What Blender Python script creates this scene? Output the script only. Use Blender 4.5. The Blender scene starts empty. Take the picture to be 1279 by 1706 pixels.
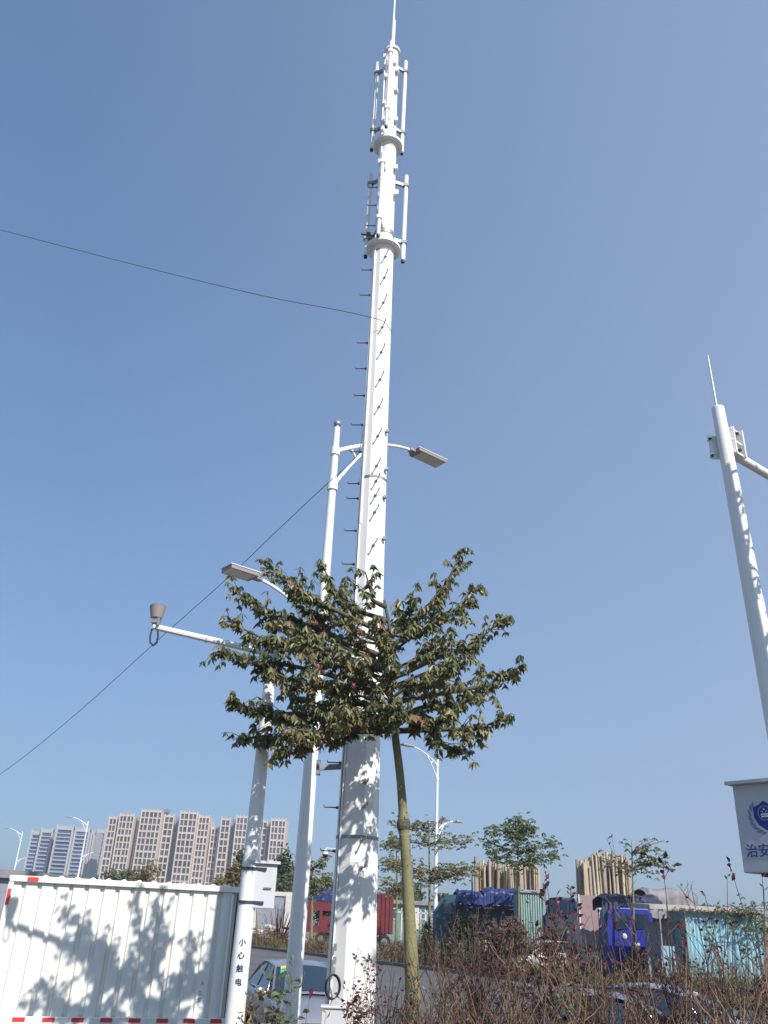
import bpy, math, random
import numpy as np
from mathutils import Vector, Matrix
random.seed(7)
S = bpy.context.scene
COL = S.collection
# ---------------------------------------------------------------- camera
F = 1376.0; CX, CY = 639.5, 853.0; EYE = 2.5
_up = np.array([135., 2843., -F]); _up /= np.linalg.norm(_up)
_fw = np.array([0, 0, -1.]) - _up * (-_up[2]); _fw /= np.linalg.norm(_fw)
_rt = np.cross(_fw, _up)
RM = np.array([_rt, _fw, _up])
cam = bpy.data.cameras.new('camera'); camo = bpy.data.objects.new('camera', cam); COL.objects.link(camo)
cam.sensor_fit = 'VERTICAL'; cam.sensor_height = 36.0; cam.lens = 36.0 * F / 1706.0
cam.clip_start = 0.1; cam.clip_end = 20000
camo.matrix_world = Matrix.Translation((0, 0, EYE)) @ Matrix([list(r) for r in RM]).to_4x4()
S.camera = camo
# ---------------------------------------------------------------- sky, sun, exposure
SUN_EL, SUN_AZ = math.radians(39), math.radians(146)      # azimuth clockwise from +Y (view direction)
sund = Vector((math.sin(SUN_AZ) * math.cos(SUN_EL), math.cos(SUN_AZ) * math.cos(SUN_EL), math.sin(SUN_EL)))
SKY_G, SKY_T, SKY_H, SKY_C = .57, (.765, 1.09, 1.47), .42, (2.6, 3.3, 4.3, 1)
w = bpy.data.worlds.new('World'); S.world = w; w.use_nodes = True
nt = w.node_tree; bg = nt.nodes['Background']
sk = nt.nodes.new('ShaderNodeTexSky'); sk.sky_type = 'NISHITA'; sk.sun_disc = False
sk.sun_elevation = SUN_EL; sk.sun_rotation = SUN_AZ
sk.air_density = 1.0; sk.dust_density = 1.0; sk.ozone_density = 2.5; sk.altitude = 0
# hazy air: the sky's contrast between zenith and horizon is softened, and it pales towards the right
gm = nt.nodes.new('ShaderNodeGamma'); gm.inputs[1].default_value = SKY_G; nt.links.new(sk.outputs[0], gm.inputs[0])
tn = nt.nodes.new('ShaderNodeVectorMath'); tn.operation = 'MULTIPLY'; tn.inputs[1].default_value = SKY_T; nt.links.new(gm.outputs[0], tn.inputs[0])
tc_ = nt.nodes.new('ShaderNodeTexCoord'); sx_ = nt.nodes.new('ShaderNodeSeparateXYZ'); nt.links.new(tc_.outputs['Generated'], sx_.inputs[0])
mr_ = nt.nodes.new('ShaderNodeMapRange'); mr_.inputs[1].default_value = -.35; mr_.inputs[2].default_value = .6; mr_.inputs[4].default_value = SKY_H
nt.links.new(sx_.outputs[0], mr_.inputs[0])
mx_ = nt.nodes.new('ShaderNodeMix'); mx_.data_type = 'RGBA'; mx_.inputs[7].default_value = SKY_C
nt.links.new(mr_.outputs[0], mx_.inputs[0]); nt.links.new(tn.outputs[0], mx_.inputs[6]); nt.links.new(mx_.outputs[2], bg.inputs[0]); bg.inputs[1].default_value = 0.116
sl = bpy.data.lights.new('sun', 'SUN'); sl.energy = 3.6; sl.angle = math.radians(0.5); sl.color = (1, .95, .88)
so = bpy.data.objects.new('sun', sl); COL.objects.link(so)
so.rotation_euler = sund.to_track_quat('Z', 'Y').to_euler()
S.view_settings.view_transform = 'Standard'; S.view_settings.look = 'None'
S.view_settings.exposure = 0.7; S.view_settings.gamma = 1.0
S.cycles.max_bounces = 6; S.cycles.transparent_max_bounces = 8


def W(px, py, Y):
    r = RM @ np.array([px - CX, -(py - CY), -F])
    return Vector(np.array([0, 0, EYE]) + r * (Y / r[1]))


def G(px, py, z=0.0):
    r = RM @ np.array([px - CX, -(py - CY), -F])
    return Vector(np.array([0, 0, EYE]) + r * ((z - EYE) / r[2]))


def PXW(p, px):            # metres covered by px pixels at world point p
    c = RM.T @ (np.array(p) - [0, 0, EYE])
    return -c[2] / F * px


# ---------------------------------------------------------------- materials
MATS = {}


def mat(name, col, rough=.6, metal=0., var=.0, scale=4., bump=0., bscale=30., island=None, alpha=None, dirt=None,
        trans=0., coat=0., spec=None):
    m = bpy.data.materials.new(name); m.use_nodes = True
    n = m.node_tree; b = n.nodes['Principled BSDF']
    b.inputs['Roughness'].default_value = rough; b.inputs['Metallic'].default_value = metal
    b.inputs['Base Color'].default_value = (*col, 1)
    if spec is not None: b.inputs['Specular IOR Level'].default_value = spec
    if coat: b.inputs['Coat Weight'].default_value = coat
    tc = n.nodes.new('ShaderNodeTexCoord')
    src = None
    if island:
        g = n.nodes.new('ShaderNodeNewGeometry'); r = n.nodes.new('ShaderNodeValToRGB')
        r.color_ramp.interpolation = 'LINEAR'
        els = r.color_ramp.elements
        while len(els) < len(island): els.new(.5)
        for i, c in enumerate(island):
            els[i].position = i / max(1, len(island) - 1); els[i].color = (*c, 1)
        n.links.new(g.outputs['Random Per Island'], r.inputs[0]); src = r.outputs[0]
    if var:
        no = n.nodes.new('ShaderNodeTexNoise'); no.inputs['Scale'].default_value = scale
        no.inputs['Detail'].default_value = 6; no.inputs['Roughness'].default_value = .65
        n.links.new(tc.outputs['Object'], no.inputs['Vector'])
        mr = n.nodes.new('ShaderNodeMapRange'); mr.inputs[1].default_value = .3; mr.inputs[2].default_value = .7
        mr.inputs[3].default_value = 1 - var; mr.inputs[4].default_value = 1 + var
        n.links.new(no.outputs[0], mr.inputs[0])
        mx = n.nodes.new('ShaderNodeVectorMath'); mx.operation = 'SCALE'
        if src: n.links.new(src, mx.inputs[0])
        else: mx.inputs[0].default_value = col
        n.links.new(mr.outputs[0], mx.inputs['Scale']); src = mx.outputs[0]
    if dirt:
        no = n.nodes.new('ShaderNodeTexNoise'); no.inputs['Scale'].default_value = dirt[1]
        no.inputs['Detail'].default_value = 8; no.inputs['Roughness'].default_value = .7
        mp = n.nodes.new('ShaderNodeMapping'); mp.inputs['Scale'].default_value = dirt[3] if len(dirt) > 3 else (1, 1, 1)
        n.links.new(tc.outputs['Object'], mp.inputs[0]); n.links.new(mp.outputs[0], no.inputs['Vector'])
        r = n.nodes.new('ShaderNodeMapRange'); r.inputs[1].default_value = .5; r.inputs[2].default_value = .78
        r.inputs[4].default_value = dirt[2]
        n.links.new(no.outputs[0], r.inputs[0])
        mx = n.nodes.new('ShaderNodeMix'); mx.data_type = 'RGBA'
        n.links.new(r.outputs[0], mx.inputs[0])
        if src: n.links.new(src, mx.inputs[6])
        else: mx.inputs[6].default_value = (*col, 1)
        mx.inputs[7].default_value = (*dirt[0], 1); src = mx.outputs[2]
    if src: n.links.new(src, b.inputs['Base Color'])
    if bump:
        no = n.nodes.new('ShaderNodeTexNoise'); no.inputs['Scale'].default_value = bscale
        no.inputs['Detail'].default_value = 5
        n.links.new(tc.outputs['Object'], no.inputs['Vector'])
        bp = n.nodes.new('ShaderNodeBump'); bp.inputs['Strength'].default_value = bump; bp.inputs['Distance'].default_value = .05
        n.links.new(no.outputs[0], bp.inputs['Height']); n.links.new(bp.outputs[0], b.inputs['Normal'])
    if trans:     # light passing through thin leaves
        t = n.nodes.new('ShaderNodeBsdfTranslucent'); ms = n.nodes.new('ShaderNodeMixShader'); ms.inputs[0].default_value = trans
        if src: n.links.new(src, t.inputs[0])
        else: t.inputs[0].default_value = (*col, 1)
        out = n.nodes['Material Output']
        n.links.new(b.outputs[0], ms.inputs[1]); n.links.new(t.outputs[0], ms.inputs[2]); n.links.new(ms.outputs[0], out.inputs[0])
    MATS[name] = m
    return m


WHITE = mat('white_paint', (.80, .80, .78), .45, dirt=((.52, .50, .45), 3., .35, (6, 6, .5)), bump=.02)
TOWERW = mat('tower_paint', (.80, .79, .76), .5, dirt=((.6, .56, .5), 2.5, .3, (8, 8, .4)), bump=.015, bscale=8)
GALV = mat('galvanised', (.30, .30, .30), .5, .6, var=.2)
DARK = mat('dark_metal', (.05, .05, .055), .5)
BLACK = mat('black_rubber', (.012, .012, .016), .55)
ASPH = mat('asphalt', (.105, .105, .11), .9, var=.22, scale=.7, bump=.25, bscale=60, dirt=((.17, .16, .15), .25, .6))
KERB = mat('kerb_stone', (.11, .105, .1), .85, var=.25, scale=3)
SOIL = mat('soil', (.12, .09, .06), .95, var=.4, scale=1.2, bump=.6, bscale=12)
LOT = mat('dusty_ground', (.17, .15, .13), .95, var=.3, scale=.3, bump=.3)
LENS = mat('lamp_glass', (.68, .61, .50), .35)
HEADG = mat('lamp_housing', (.28, .24, .24), .5)
BARK = mat('green_bark', (.21, .195, .095), .8, var=.2, scale=6, bump=.18, bscale=25, dirt=((.075, .07, .055), 7., .85))
BARKD = mat('dark_bark', (.10, .085, .06), .85, var=.3, scale=12, bump=.5)
LEAF = mat('tree_leaf', (.07, .08, .04), .42, island=[(.05, .075, .045), (.085, .115, .05), (.16, .18, .07), (.23, .23, .09), (.25, .19, .09)], trans=.25)
LEAFB = mat('browning_leaf', (.2, .15, .08), .6, island=[(.16, .13, .055), (.24, .19, .085), (.30, .20, .12), (.14, .15, .06)], trans=.25)
LEAF2 = mat('pale_leaf', (.16, .16, .06), .6, island=[(.10, .12, .045), (.17, .18, .07), (.24, .23, .10), (.22, .17, .08)], trans=.25)
LEAF3 = mat('green_leaf', (.06, .1, .05), .55, island=[(.06, .10, .05), (.11, .15, .065), (.18, .20, .09)], trans=.25)
LEAFD = mat('dark_evergreen_leaf', (.04, .06, .03), .6, island=[(.03, .05, .03), (.05, .075, .035), (.09, .11, .045)], trans=.15)
LEAFO = mat('autumn_leaf', (.2, .15, .06), .6, island=[(.12, .12, .05), (.2, .16, .06), (.26, .17, .08), (.12, .09, .06)], trans=.2)
REDL = mat('dark_red_leaf', (.1, .02, .03), .45, island=[(.04, .016, .026), (.09, .022, .034), (.20, .03, .045), (.07, .07, .035), (.10, .05, .035)], trans=.2)
PINK = mat('pink_petal', (.55, .14, .2), .5, trans=.3)
TWIG = mat('dry_twig', (.2, .14, .09), .85, island=[(.07, .042, .035), (.13, .08, .055), (.25, .165, .095), (.10, .065, .05)])
TWIGD = mat('dark_twig', (.1, .07, .06), .85, island=[(.055, .036, .034), (.09, .058, .05), (.14, .095, .07)])
GRASS = mat('dry_brush', (.2, .15, .08), .9, island=[(.09, .08, .035), (.17, .13, .06), (.25, .18, .09), (.12, .075, .055), (.10, .10, .04)], trans=.1)
TRUCKW = mat('truck_paint', (.79, .785, .735), .42, dirt=((.50, .47, .40), 4., .5, (5, 5, .35)), bump=.02, bscale=3)
RED = mat('red_reflector', (.62, .045, .05), .4, var=.12, scale=20)
NAVY = mat('navy_lettering', (.05, .08, .24), .6)
INK = mat('faded_black_lettering', (.13, .17, .17), .6)
SILVER = mat('silver_car_paint', (.27, .275, .32), .3, .35, coat=.6)
BLACKP = mat('black_car_paint', (.012, .012, .02), .2, coat=.8)
BLUEP = mat('blue_grey_car_paint', (.34, .38, .46), .3, .3, coat=.5)
WHITEP = mat('white_car_paint', (.72, .71, .69), .35, coat=.5)
GLASS = mat('dark_glass', (.02, .035, .06), .08, spec=.8)
CHROME = mat('chrome', (.75, .75, .75), .2, 1.)
TEAL = mat('teal_paint', (.015, .075, .10), .5, var=.15)
TARP = mat('blue_tarp', (.015, .035, .15), .5, var=.25, scale=2, bump=.6, bscale=4)
TARPD = mat('faded_tarp', (.03, .04, .085), .7, var=.35, scale=1.5, bump=.5, bscale=3)
REDP = mat('red_truck_paint', (.15, .024, .028), .5, var=.25, scale=2)
AQUA = mat('aqua_paint', (.24, .44, .52), .6, var=.12, dirt=((.4, .45, .42), .8, .5))
AQUAP = mat('pale_green_paint', (.25, .37, .34), .6, var=.12, dirt=((.3, .3, .26), .8, .5))
BLUEV = mat('bright_blue_paint', (.02, .035, .26), .35, var=.1)
GREYW = mat('grey_panel', (.27, .28, .33), .7, var=.15, dirt=((.2, .18, .17), .7, .5))
CREAM = mat('cream_wall', (.62, .59, .53), .8, var=.1)
PINKW = mat('pink_board', (.30, .21, .22), .8, var=.12)
GREENW = mat('green_building_wall', (.16, .27, .24), .7, var=.15)
ROOFG = mat('grey_roof', (.24, .23, .24), .8, var=.25, scale=2)
CANOPY = mat('canopy_sheet', (.40, .37, .35), .8, var=.25, scale=2)
WOOD = mat('timber_pole', (.4, .3, .18), .8, island=[(.13, .10, .08), (.40, .31, .20), (.58, .48, .32), (.30, .27, .24), (.50, .37, .27)], var=.15, scale=3)
RUBBLE = mat('pale_sack', (.55, .5, .45), .9, var=.25, scale=3, bump=.6, bscale=8)
BEIGE = mat('beige_facade', (.60, .52, .44), .85, var=.06, scale=.05)
BSIDE = mat('shaded_bay_and_roof', (.22, .24, .30), .8, var=.1, scale=.05)  # roof canopy colour; on recessed bays the shade is put into the colour
BGLASS = mat('window_glass_brown', (.05, .05, .065), .3)
BLGLASS = mat('window_glass_blue', (.06, .13, .26), .2)
BWHITE = mat('white_balcony', (.46, .47, .48), .8)
CLOUDB = mat('blue_emblem', (.02, .04, .26), .5)
EMBL = mat('pale_blue_emblem', (.22, .30, .46), .5)
EMBW = mat('white_emblem', (.62, .66, .74), .5)
CABINET = mat('cabinet_paint', (.56, .57, .60), .5, dirt=((.42, .4, .4), 3, .4))
STICKY = mat('yellow_sticker', (.6, .5, .05), .5)
STICKG = mat('green_sticker', (.05, .45, .30), .5)


for m_ in (BGLASS, BLGLASS):      # every window a little different
    n_ = m_.node_tree; oi = n_.nodes.new('ShaderNodeObjectInfo'); mr2 = n_.nodes.new('ShaderNodeMapRange'); mr2.inputs[3].default_value = .5; mr2.inputs[4].default_value = 2.2
    vm = n_.nodes.new('ShaderNodeVectorMath'); vm.operation = 'SCALE'; b_ = n_.nodes['Principled BSDF']; vm.inputs[0].default_value = tuple(b_.inputs['Base Color'].default_value)[:3]
    n_.links.new(oi.outputs['Random'], mr2.inputs[0]); n_.links.new(mr2.outputs[0], vm.inputs['Scale']); n_.links.new(vm.outputs[0], b_.inputs['Base Color'])


# ---------------------------------------------------------------- mesh builder
class MB:
    def __init__(s): s.v = []; s.f = []; s.m = []

    def add(s, vs, fs, mi=0):
        o = len(s.v); s.v += [tuple(v) for v in vs]; s.f += [tuple(i + o for i in f) for f in fs]; s.m += [mi] * len(fs)
        return s

    def box(s, c, size, rot=None, mi=0):
        c = Vector(c); h = Vector(size) / 2; vs = []
        for x in (-1, 1):
            for y in (-1, 1):
                for z in (-1, 1):
                    p = Vector((x * h.x, y * h.y, z * h.z))
                    vs.append(c + (rot @ p if rot else p))
        return s.add(vs, [(0, 1, 3, 2), (4, 6, 7, 5), (0, 4, 5, 1), (2, 3, 7, 6), (0, 2, 6, 4), (1, 5, 7, 3)], mi)

    def bar(s, a, b, wd, ht, up=(0, 0, 1), mi=0):
        a = Vector(a); b = Vector(b); d = (b - a); L = d.length; d.normalize(); u = Vector(up)
        sd = d.cross(u).normalized(); u = sd.cross(d)
        R = Matrix((d, sd, u)).transposed()
        return s.box((a + b) / 2, (L, wd, ht), R, mi)

    def tube(s, pts, rad, n=8, cap=True, mi=0, off=0.):
        pts = [Vector(p) for p in pts]
        if not isinstance(rad, (list, tuple)): rad = [rad] * len(pts)
        vs = []; fs = []; prev = None
        for i, p in enumerate(pts):
            d = (pts[min(i + 1, len(pts) - 1)] - pts[max(i - 1, 0)])
            if d.length < 1e-9: d = Vector((0, 0, 1))
            d.normalize()
            if prev is None:
                ref = Vector((0, 1, 0)) if abs(d.z) > .9 else Vector((0, 0, 1))
                a = d.cross(ref).normalized()
            else:
                a = (prev - d * prev.dot(d))
                a = a.normalized() if a.length > 1e-6 else d.orthogonal().normalized()
            prev = a; b = d.cross(a)
            for k in range(n):
                t = 2 * math.pi * (k + off) / n
                vs.append(p + (a * math.cos(t) + b * math.sin(t)) * rad[i])
        for i in range(len(pts) - 1):
            for k in range(n):
                k2 = (k + 1) % n
                fs.append((i * n + k, i * n + k2, (i + 1) * n + k2, (i + 1) * n + k))
        if cap: fs.append(tuple(reversed(range(n)))); fs.append(tuple(range((len(pts) - 1) * n, len(pts) * n)))
        return s.add(vs, fs, mi)

    def ball(s, c, r, n=10, m=7, sq=(1, 1, 1), mi=0):
        c = Vector(c); vs = []; fs = []
        for j in range(m + 1):
            a = math.pi * j / m
            for k in range(n):
                t = 2 * math.pi * k / n
                vs.append(c + Vector((r * sq[0] * math.sin(a) * math.cos(t), r * sq[1] * math.sin(a) * math.sin(t), r * sq[2] * math.cos(a))))
        for j in range(m):
            for k in range(n):
                fs.append((j * n + k, (j + 1) * n + k, (j + 1) * n + (k + 1) % n, j * n + (k + 1) % n))
        return s.add(vs, fs, mi)

    def leaf(s, p, d, L, wd, roll=None, fold=.25, mi=0):
        d = Vector(d).normalized()
        a = d.orthogonal().normalized(); a.rotate(Matrix.Rotation(roll if roll is not None else random.uniform(0, 6.28), 3, d))
        b = d.cross(a); p = Vector(p); t = p + d * L; m = p + d * L * .45
        l = m + a * wd / 2 + b * wd * fold; r = m - a * wd / 2 + b * wd * fold
        return s.add((p, l, t, r), ((0, 1, 2), (0, 2, 3)), mi)

    def build(s, name, mats, parent=None, smooth=False, local=False):
        if not isinstance(mats, (list, tuple)): mats = [mats]
        me = bpy.data.meshes.new(name)
        o = Vector((0, 0, 0))
        if parent and not local:
            q = parent
            while q: o = o + q.location; q = q.parent
        me.from_pydata([(v[0] - o.x, v[1] - o.y, v[2] - o.z) for v in s.v], [], s.f)
        for m in mats: me.materials.append(m)
        if len(mats) > 1: me.polygons.foreach_set('material_index', s.m)
        if smooth: me.polygons.foreach_set('use_smooth', [True] * len(me.polygons))
        me.update()
        ob = bpy.data.objects.new(name, me); COL.objects.link(ob)
        if parent: ob.parent = parent
        if smooth == 'edge':
            md = ob.modifiers.new('bevel', 'EDGE_SPLIT'); md.split_angle = math.radians(35)
        return ob


def tag(o, label=None, cat=None, group=None, kind=None):
    if label: o['label'] = label
    if cat: o['category'] = cat
    if group: o['group'] = group
    if kind: o['kind'] = kind
    return o


def empty(name, loc, label, cat, group=None, rz=0, sc=1):
    o = bpy.data.objects.new(name, None); COL.objects.link(o)
    o.location = loc; o.rotation_euler.z = rz; o.scale = (sc, sc, sc); o.empty_display_size = .2
    return tag(o, label, cat, group)


CHILD = {}


def copy_tree(o, parent=None):
    c = o.copy(); COL.objects.link(c); c.parent = parent
    for ch in list(o.children): copy_tree(ch, c)
    return c


# ================================================================ SETTING
ROADN = Vector((.788, .615, 0)); ROADD = Vector((.615, -.788, 0))
k1, k2 = G(380, 1575), G(900, 1640)
kd = (k2 - k1).normalized(); kn = Vector((-kd.y, kd.x, 0));
if kn.y < 0: kn = -kn
mb = MB()
R_ = 6000
mb.add([(-R_, -R_, -.3), (R_, -R_, -.3), (R_, R_, -.3), (-R_, R_, -.3)], [(0, 1, 2, 3)])
tag(mb.build('ground', LOT), kind='structure')
# far-side lot raised behind the kerb
a0 = k1 - kd * 400; a1 = k2 + kd * 300
mb = MB(); q = [a0 + kn * .2, a1 + kn * .2, a1 + kn * 500, a0 + kn * 500]
mb.add([(p.x, p.y, .13) for p in q], [(0, 1, 2, 3)])
tag(mb.build('lot_ground', LOT), kind='structure')
mb = MB(); q = [a0 - kn * 90, a1 - kn * 90, a1, a0]
mb.add([(p.x, p.y, 0) for p in q], [(0, 1, 2, 3)])
tag(mb.build('road', ASPH), kind='structure')
mb = MB(); L = 0
while L < 160:
    p = k1 - kd * 60 + kd * L
    mb.bar(p + Vector((0, 0, .07)) + kn * .1, p + kd * .97 + Vector((0, 0, .07)) + kn * .1, .2, .17); L += 1.0
tag(mb.build('kerb', KERB), kind='structure')
# planted verge (low mound under the shrubs)
mb = MB(); nx, ny = 70, 40; x0, x1, y0, y1 = -7, 13, -6, 12.2
def vh(x, y):
    e = min(1, max(0, (12.2 - y - max(0, -x - 1.5) * .9) / 2.0), max(0, (x + 7) / 1.5), max(0, (13 - x) / 1.5), max(0, (y + 6) / 1.5))
    e = e * e * (3 - 2 * e)
    return .01 + .85 * e + e * .05 * math.sin(x * 2.1) * math.cos(y * 1.7)
for j in range(ny + 1):
    for i in range(nx + 1):
        x = x0 + (x1 - x0) * i / nx; y = y0 + (y1 - y0) * j / ny
        mb.v.append((x, y, vh(x, y)))
for j in range(ny):
    for i in range(nx):
        a = j * (nx + 1) + i; mb.f.append((a, a + 1, a + nx + 2, a + nx + 1)); mb.m.append(0)
tag(mb.build('verge', SOIL, smooth=True), kind='structure')


# ================================================================ MONOPOLE TOWER
TY = 12.0
tbase = W(586, 1706, TY); tbase.z = vh(tbase.x, TY)
tower = empty('monopole_tower', tbase, 'very tall white tapered telecom mast with two antenna tiers, rising behind the leafy tree', 'mast')
TX = tbase.x
tx = lambda z: -.135 + (z - 1.7) * (-.0092)
prof = [(1700, 88), (1600, 83), (1450, 74), (1300, 67), (1100, 57), (940, 50), (740, 43), (640, 40), (425, 35)]
pts = []; rad = []
for y, wpx in prof:
    p = W(600, y, TY); pts.append(Vector((tx(p.z), TY, p.z))); rad.append(PXW(p, wpx / 2))
pts.insert(0, Vector((tx(.8), TY, .7))); rad.insert(0, rad[0] + .02)
mb = MB(); mb.tube(pts, rad, 12, off=.5)
shaft = mb.build('shaft', TOWERW, tower)
zf1 = W(640, 416, TY).z; zf2 = W(648, 244, TY).z; zf3 = W(652, 88, TY).z
mb = MB(); mb.tube([(tx(zf1), TY, zf1), (tx(zf2), TY, zf2)], [PXW((0, TY, zf1), 16), PXW((0, TY, zf2), 14)], 20)
mb.build('middle_section', TOWERW, tower, smooth='edge')
mb = MB(); mb.tube([(tx(zf2), TY, zf2), (tx(zf3), TY, zf3)], [PXW((0, TY, zf2), 13), PXW((0, TY, zf3), 10.5)], 20)
mb.build('top_section', TOWERW, tower, smooth='edge')
for z, rp, nm in ((zf1, 28, 'flange'), (zf2, 24, 'flange'), (zf3, 13.5, 'top_plate')):
    mb = MB(); r = PXW((0, TY, z), rp)
    mb.tube([(tx(z), TY, z - .03), (tx(z), TY, z + .03)], r, 28)
    mb.tube([(tx(z), TY, z - .13), (tx(z), TY, z - .031)], [r * .62, r * .66], 20)
    mb.build(nm, TOWERW, tower, smooth='edge')
# lightning rod
z0 = zf3
mb = MB(); mb.tube([(tx(z0), TY, z0), (tx(z0) - .0, TY, z0 + 1.1), (tx(z0) - .01, TY, z0 + 1.12), (tx(z0) - .02, TY, z0 + 3.6)], [.045, .04, .022, .012], 8)
mb.build('lightning_rod', WHITE, tower, smooth='edge')
# tube antennas
def antenna(ang, R, ztop, zbot, rr, front=False):
    x = TX_(ztop) + R * math.sin(ang); y = TY - R * math.cos(ang)
    mb = MB(); mb.tube([(x, y, zbot), (x, y, ztop)], rr, 10); mb.ball((x, y, ztop), rr, 8, 4)
    an = mb.build('antenna', WHITE, tower, smooth='edge')
    mb = MB(); mb.tube([(x, y, zbot - .05), (x, y, zbot + .02)], rr * .85, 8); mb.build('connector', BLACK, an)
    for t in (.12, .80):
        z = ztop + (zbot - ztop) * t
        mb = MB(); mb.bar((TX_(z) + .12 * math.sin(ang), TY - .12 * math.cos(ang), z), (x, y, z), .05, .07)
        mb.box((x, y, z), (rr * 2.6, rr * 2.6, .07))
        for dz in (-.11, .11): mb.tube([(x - rr * 1.6, y, z + dz * .3), (x + rr * 1.6, y, z + dz * .3)], .012, 6)
        mb.build('bracket', GALV if not front else WHITE, an)
TX_ = tx
def zat(py, Y): return W(650, py, Y).z
for (yt, yb, ang, R) in ((102, 253, 118, .35), (107, 250, -116, .35), (70, 210, -4, .40),
                         (293, 433, 108, .42), (293, 428, -122, .38), (255, 392, -14, .36)):
    a = math.radians(ang); Y = TY - R * math.cos(a)
    antenna(a, R, zat(yt, Y), zat(yb, Y), .042 if abs(ang) > 30 else .036, abs(ang) < 30)
# connector clutter on upper sections
for (px, py) in ((641, 95), (642, 112), (643, 128), (640, 172), (638, 200), (637, 215), (660, 150), (660, 200), (633, 270), (660, 280), (633, 325), (632, 348), (631, 362), (660, 322), (658, 105), (662, 118)):
    Y = TY - .12; p = W(px, py, Y)
    mb = MB(); R3 = Matrix.Rotation(random.uniform(-.4, .4), 3, 'Z'); mb.box(p, (.055, .09, .11), R3); mb.box(p + Vector((.01, -.05, -.06)), (.03, .05, .05), R3)
    mb.build('mounting_lug', WHITE, tower)
# loudspeaker-like dark clamp and bracket at left below tier two
p = W(612, 389, TY - .05); c = Vector((tx(p.z), TY, p.z))
mb = MB(); mb.bar(c, p + Vector((-.12, 0, 0)), .05, .06); mb.build('clamp_bar', DARK, tower)
mb = MB(); mb.tube([c + Vector((0, 0, -.05)), c + Vector((0, 0, .05))], PXW(c, 16.8), 20); mb.build('clamp_ring', GALV, tower, smooth='edge')
# hoops
for y, m_ in ((803, GALV), (1398, GALV), (282, GALV)):
    p = W(625, y, TY); r = np.interp(p.z, [q.z for q in pts], rad) if p.z < zf1 else PXW(p, 14)
    mb = MB(); mb.tube([(tx(p.z), TY, p.z - .02), (tx(p.z), TY, p.z + .02)], r + .008, 12, off=.5); mb.build('hoop', m_, tower)
# climbing pegs, two columns
def shaft_r(z): return float(np.interp(z, [q.z for q in pts], rad))
for y in (1447, 1400, 1345, 1305, 1190, 1110, 1050, 985, 905, 849, 821, 797, 771, 721, 672, 626, 580, 538, 497, 455, 420):
    pz = W(640, y, TY - .3).z; r = shaft_r(pz); a = math.radians(14)
    n = Vector((math.sin(a), -math.cos(a), 0)); c = Vector((tx(pz), TY, pz))
    mb = MB(); mb.tube([c + n * (r - .01), c + n * (r + .19), c + n * (r + .20) + Vector((0, 0, .035))], .011, 6)
    mb.tube([c + n * (r - .02), c + n * (r + .03)], .026, 6)
    mb.build('climbing_peg', GALV, tower)
for y in (1420, 1347, 1272, 1180, 1090, 1020, 940, 884, 830, 805, 752, 707, 658, 613, 570, 490, 448, 388, 340, 310, 374):
    pz = W(600, y, TY).z; r = shaft_r(pz) if pz < zf1 else PXW((0, TY, pz), 14); a = math.radians(-94)
    n = Vector((math.sin(a), -math.cos(a), 0)); c = Vector((tx(pz), TY, pz))
    mb = MB(); mb.tube([c + n * (r - .01), c + n * (r + .19), c + n * (r + .20) + Vector((0, 0, .03))], .009, 6)
    mb.tube([c + n * (r - .02), c + n * (r + .03)], .02, 6)
    mb.build('climbing_peg', DARK, tower)
for (px, y) in ((645, 718), (644, 781), (641, 828), (640, 897)):
    p = W(px, y, TY - .15); mb = MB(); mb.box(p, (.05, .06, .05)); mb.build('cable_clip', GALV, tower)
# riser cables on the left facets
def on_shaft(z, ang, d=.015):
    a = math.radians(ang); r = (shaft_r(z) if z < zf1 else PXW((0, TY, z), 14)) * .985 + d
    return Vector((tx(z) + r * math.sin(a), TY - r * math.cos(a), z))
for ang, z0, z1, m_ in ((-52, 1.2, zf2, DARK), (-48, 1.2, zf3 - .3, WHITE), (-58, 3.5, zf3 - .6, WHITE), (-44, 8, zf2, WHITE)):
    mb = MB(); zz = np.linspace(z0, z1, 40); mb.tube([on_shaft(z, ang + math.sin(z * 1.3) * 1.2) for z in zz], .011 if m_ is DARK else .016, 5)
    mb.build('riser_cable', m_, tower)
# small side arm at y=1275 with strut
p0 = W(570, 1276, TY); p1 = W(530, 1279, TY - .1)
mb = MB(); mb.bar(p0 + Vector((.1, 0, 0)), p1, .07, .07); mb.box(p1, (.06, .06, .2)); mb.build('side_arm', GREYW, tower)
# cable coil and base box
p = W(553, 1645, TY - .36)
mb = MB()
for k in range(3):
    mb.tube([p + Vector((.085 * math.cos(t) + .010 * k, -.02 * k, .13 * math.sin(t) + .008 * k)) for t in np.linspace(0, 2 * math.pi, 26)], .008, 5)
mb.build('cable_coil', DARK, tower)
p = W(552, 1712, TY - .42)
mb = MB(); mb.box(p + Vector((.02, 0, -.05)), (.3, .16, .5)); mb.box(p + Vector((.02, 0, .215)), (.34, .2, .03))
o = mb.build('junction_box', CABINET, tower); bv = o.modifiers.new('bevel', 'BEVEL'); bv.width = .012; bv.segments = 2
for px, py in ((558, 1578), (557, 1600), (555, 1618)):
    mb = MB(); mb.box(W(px, py, TY - .3), (.04, .05, .08)); mb.build('cable_clip', GALV, tower)


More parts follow.
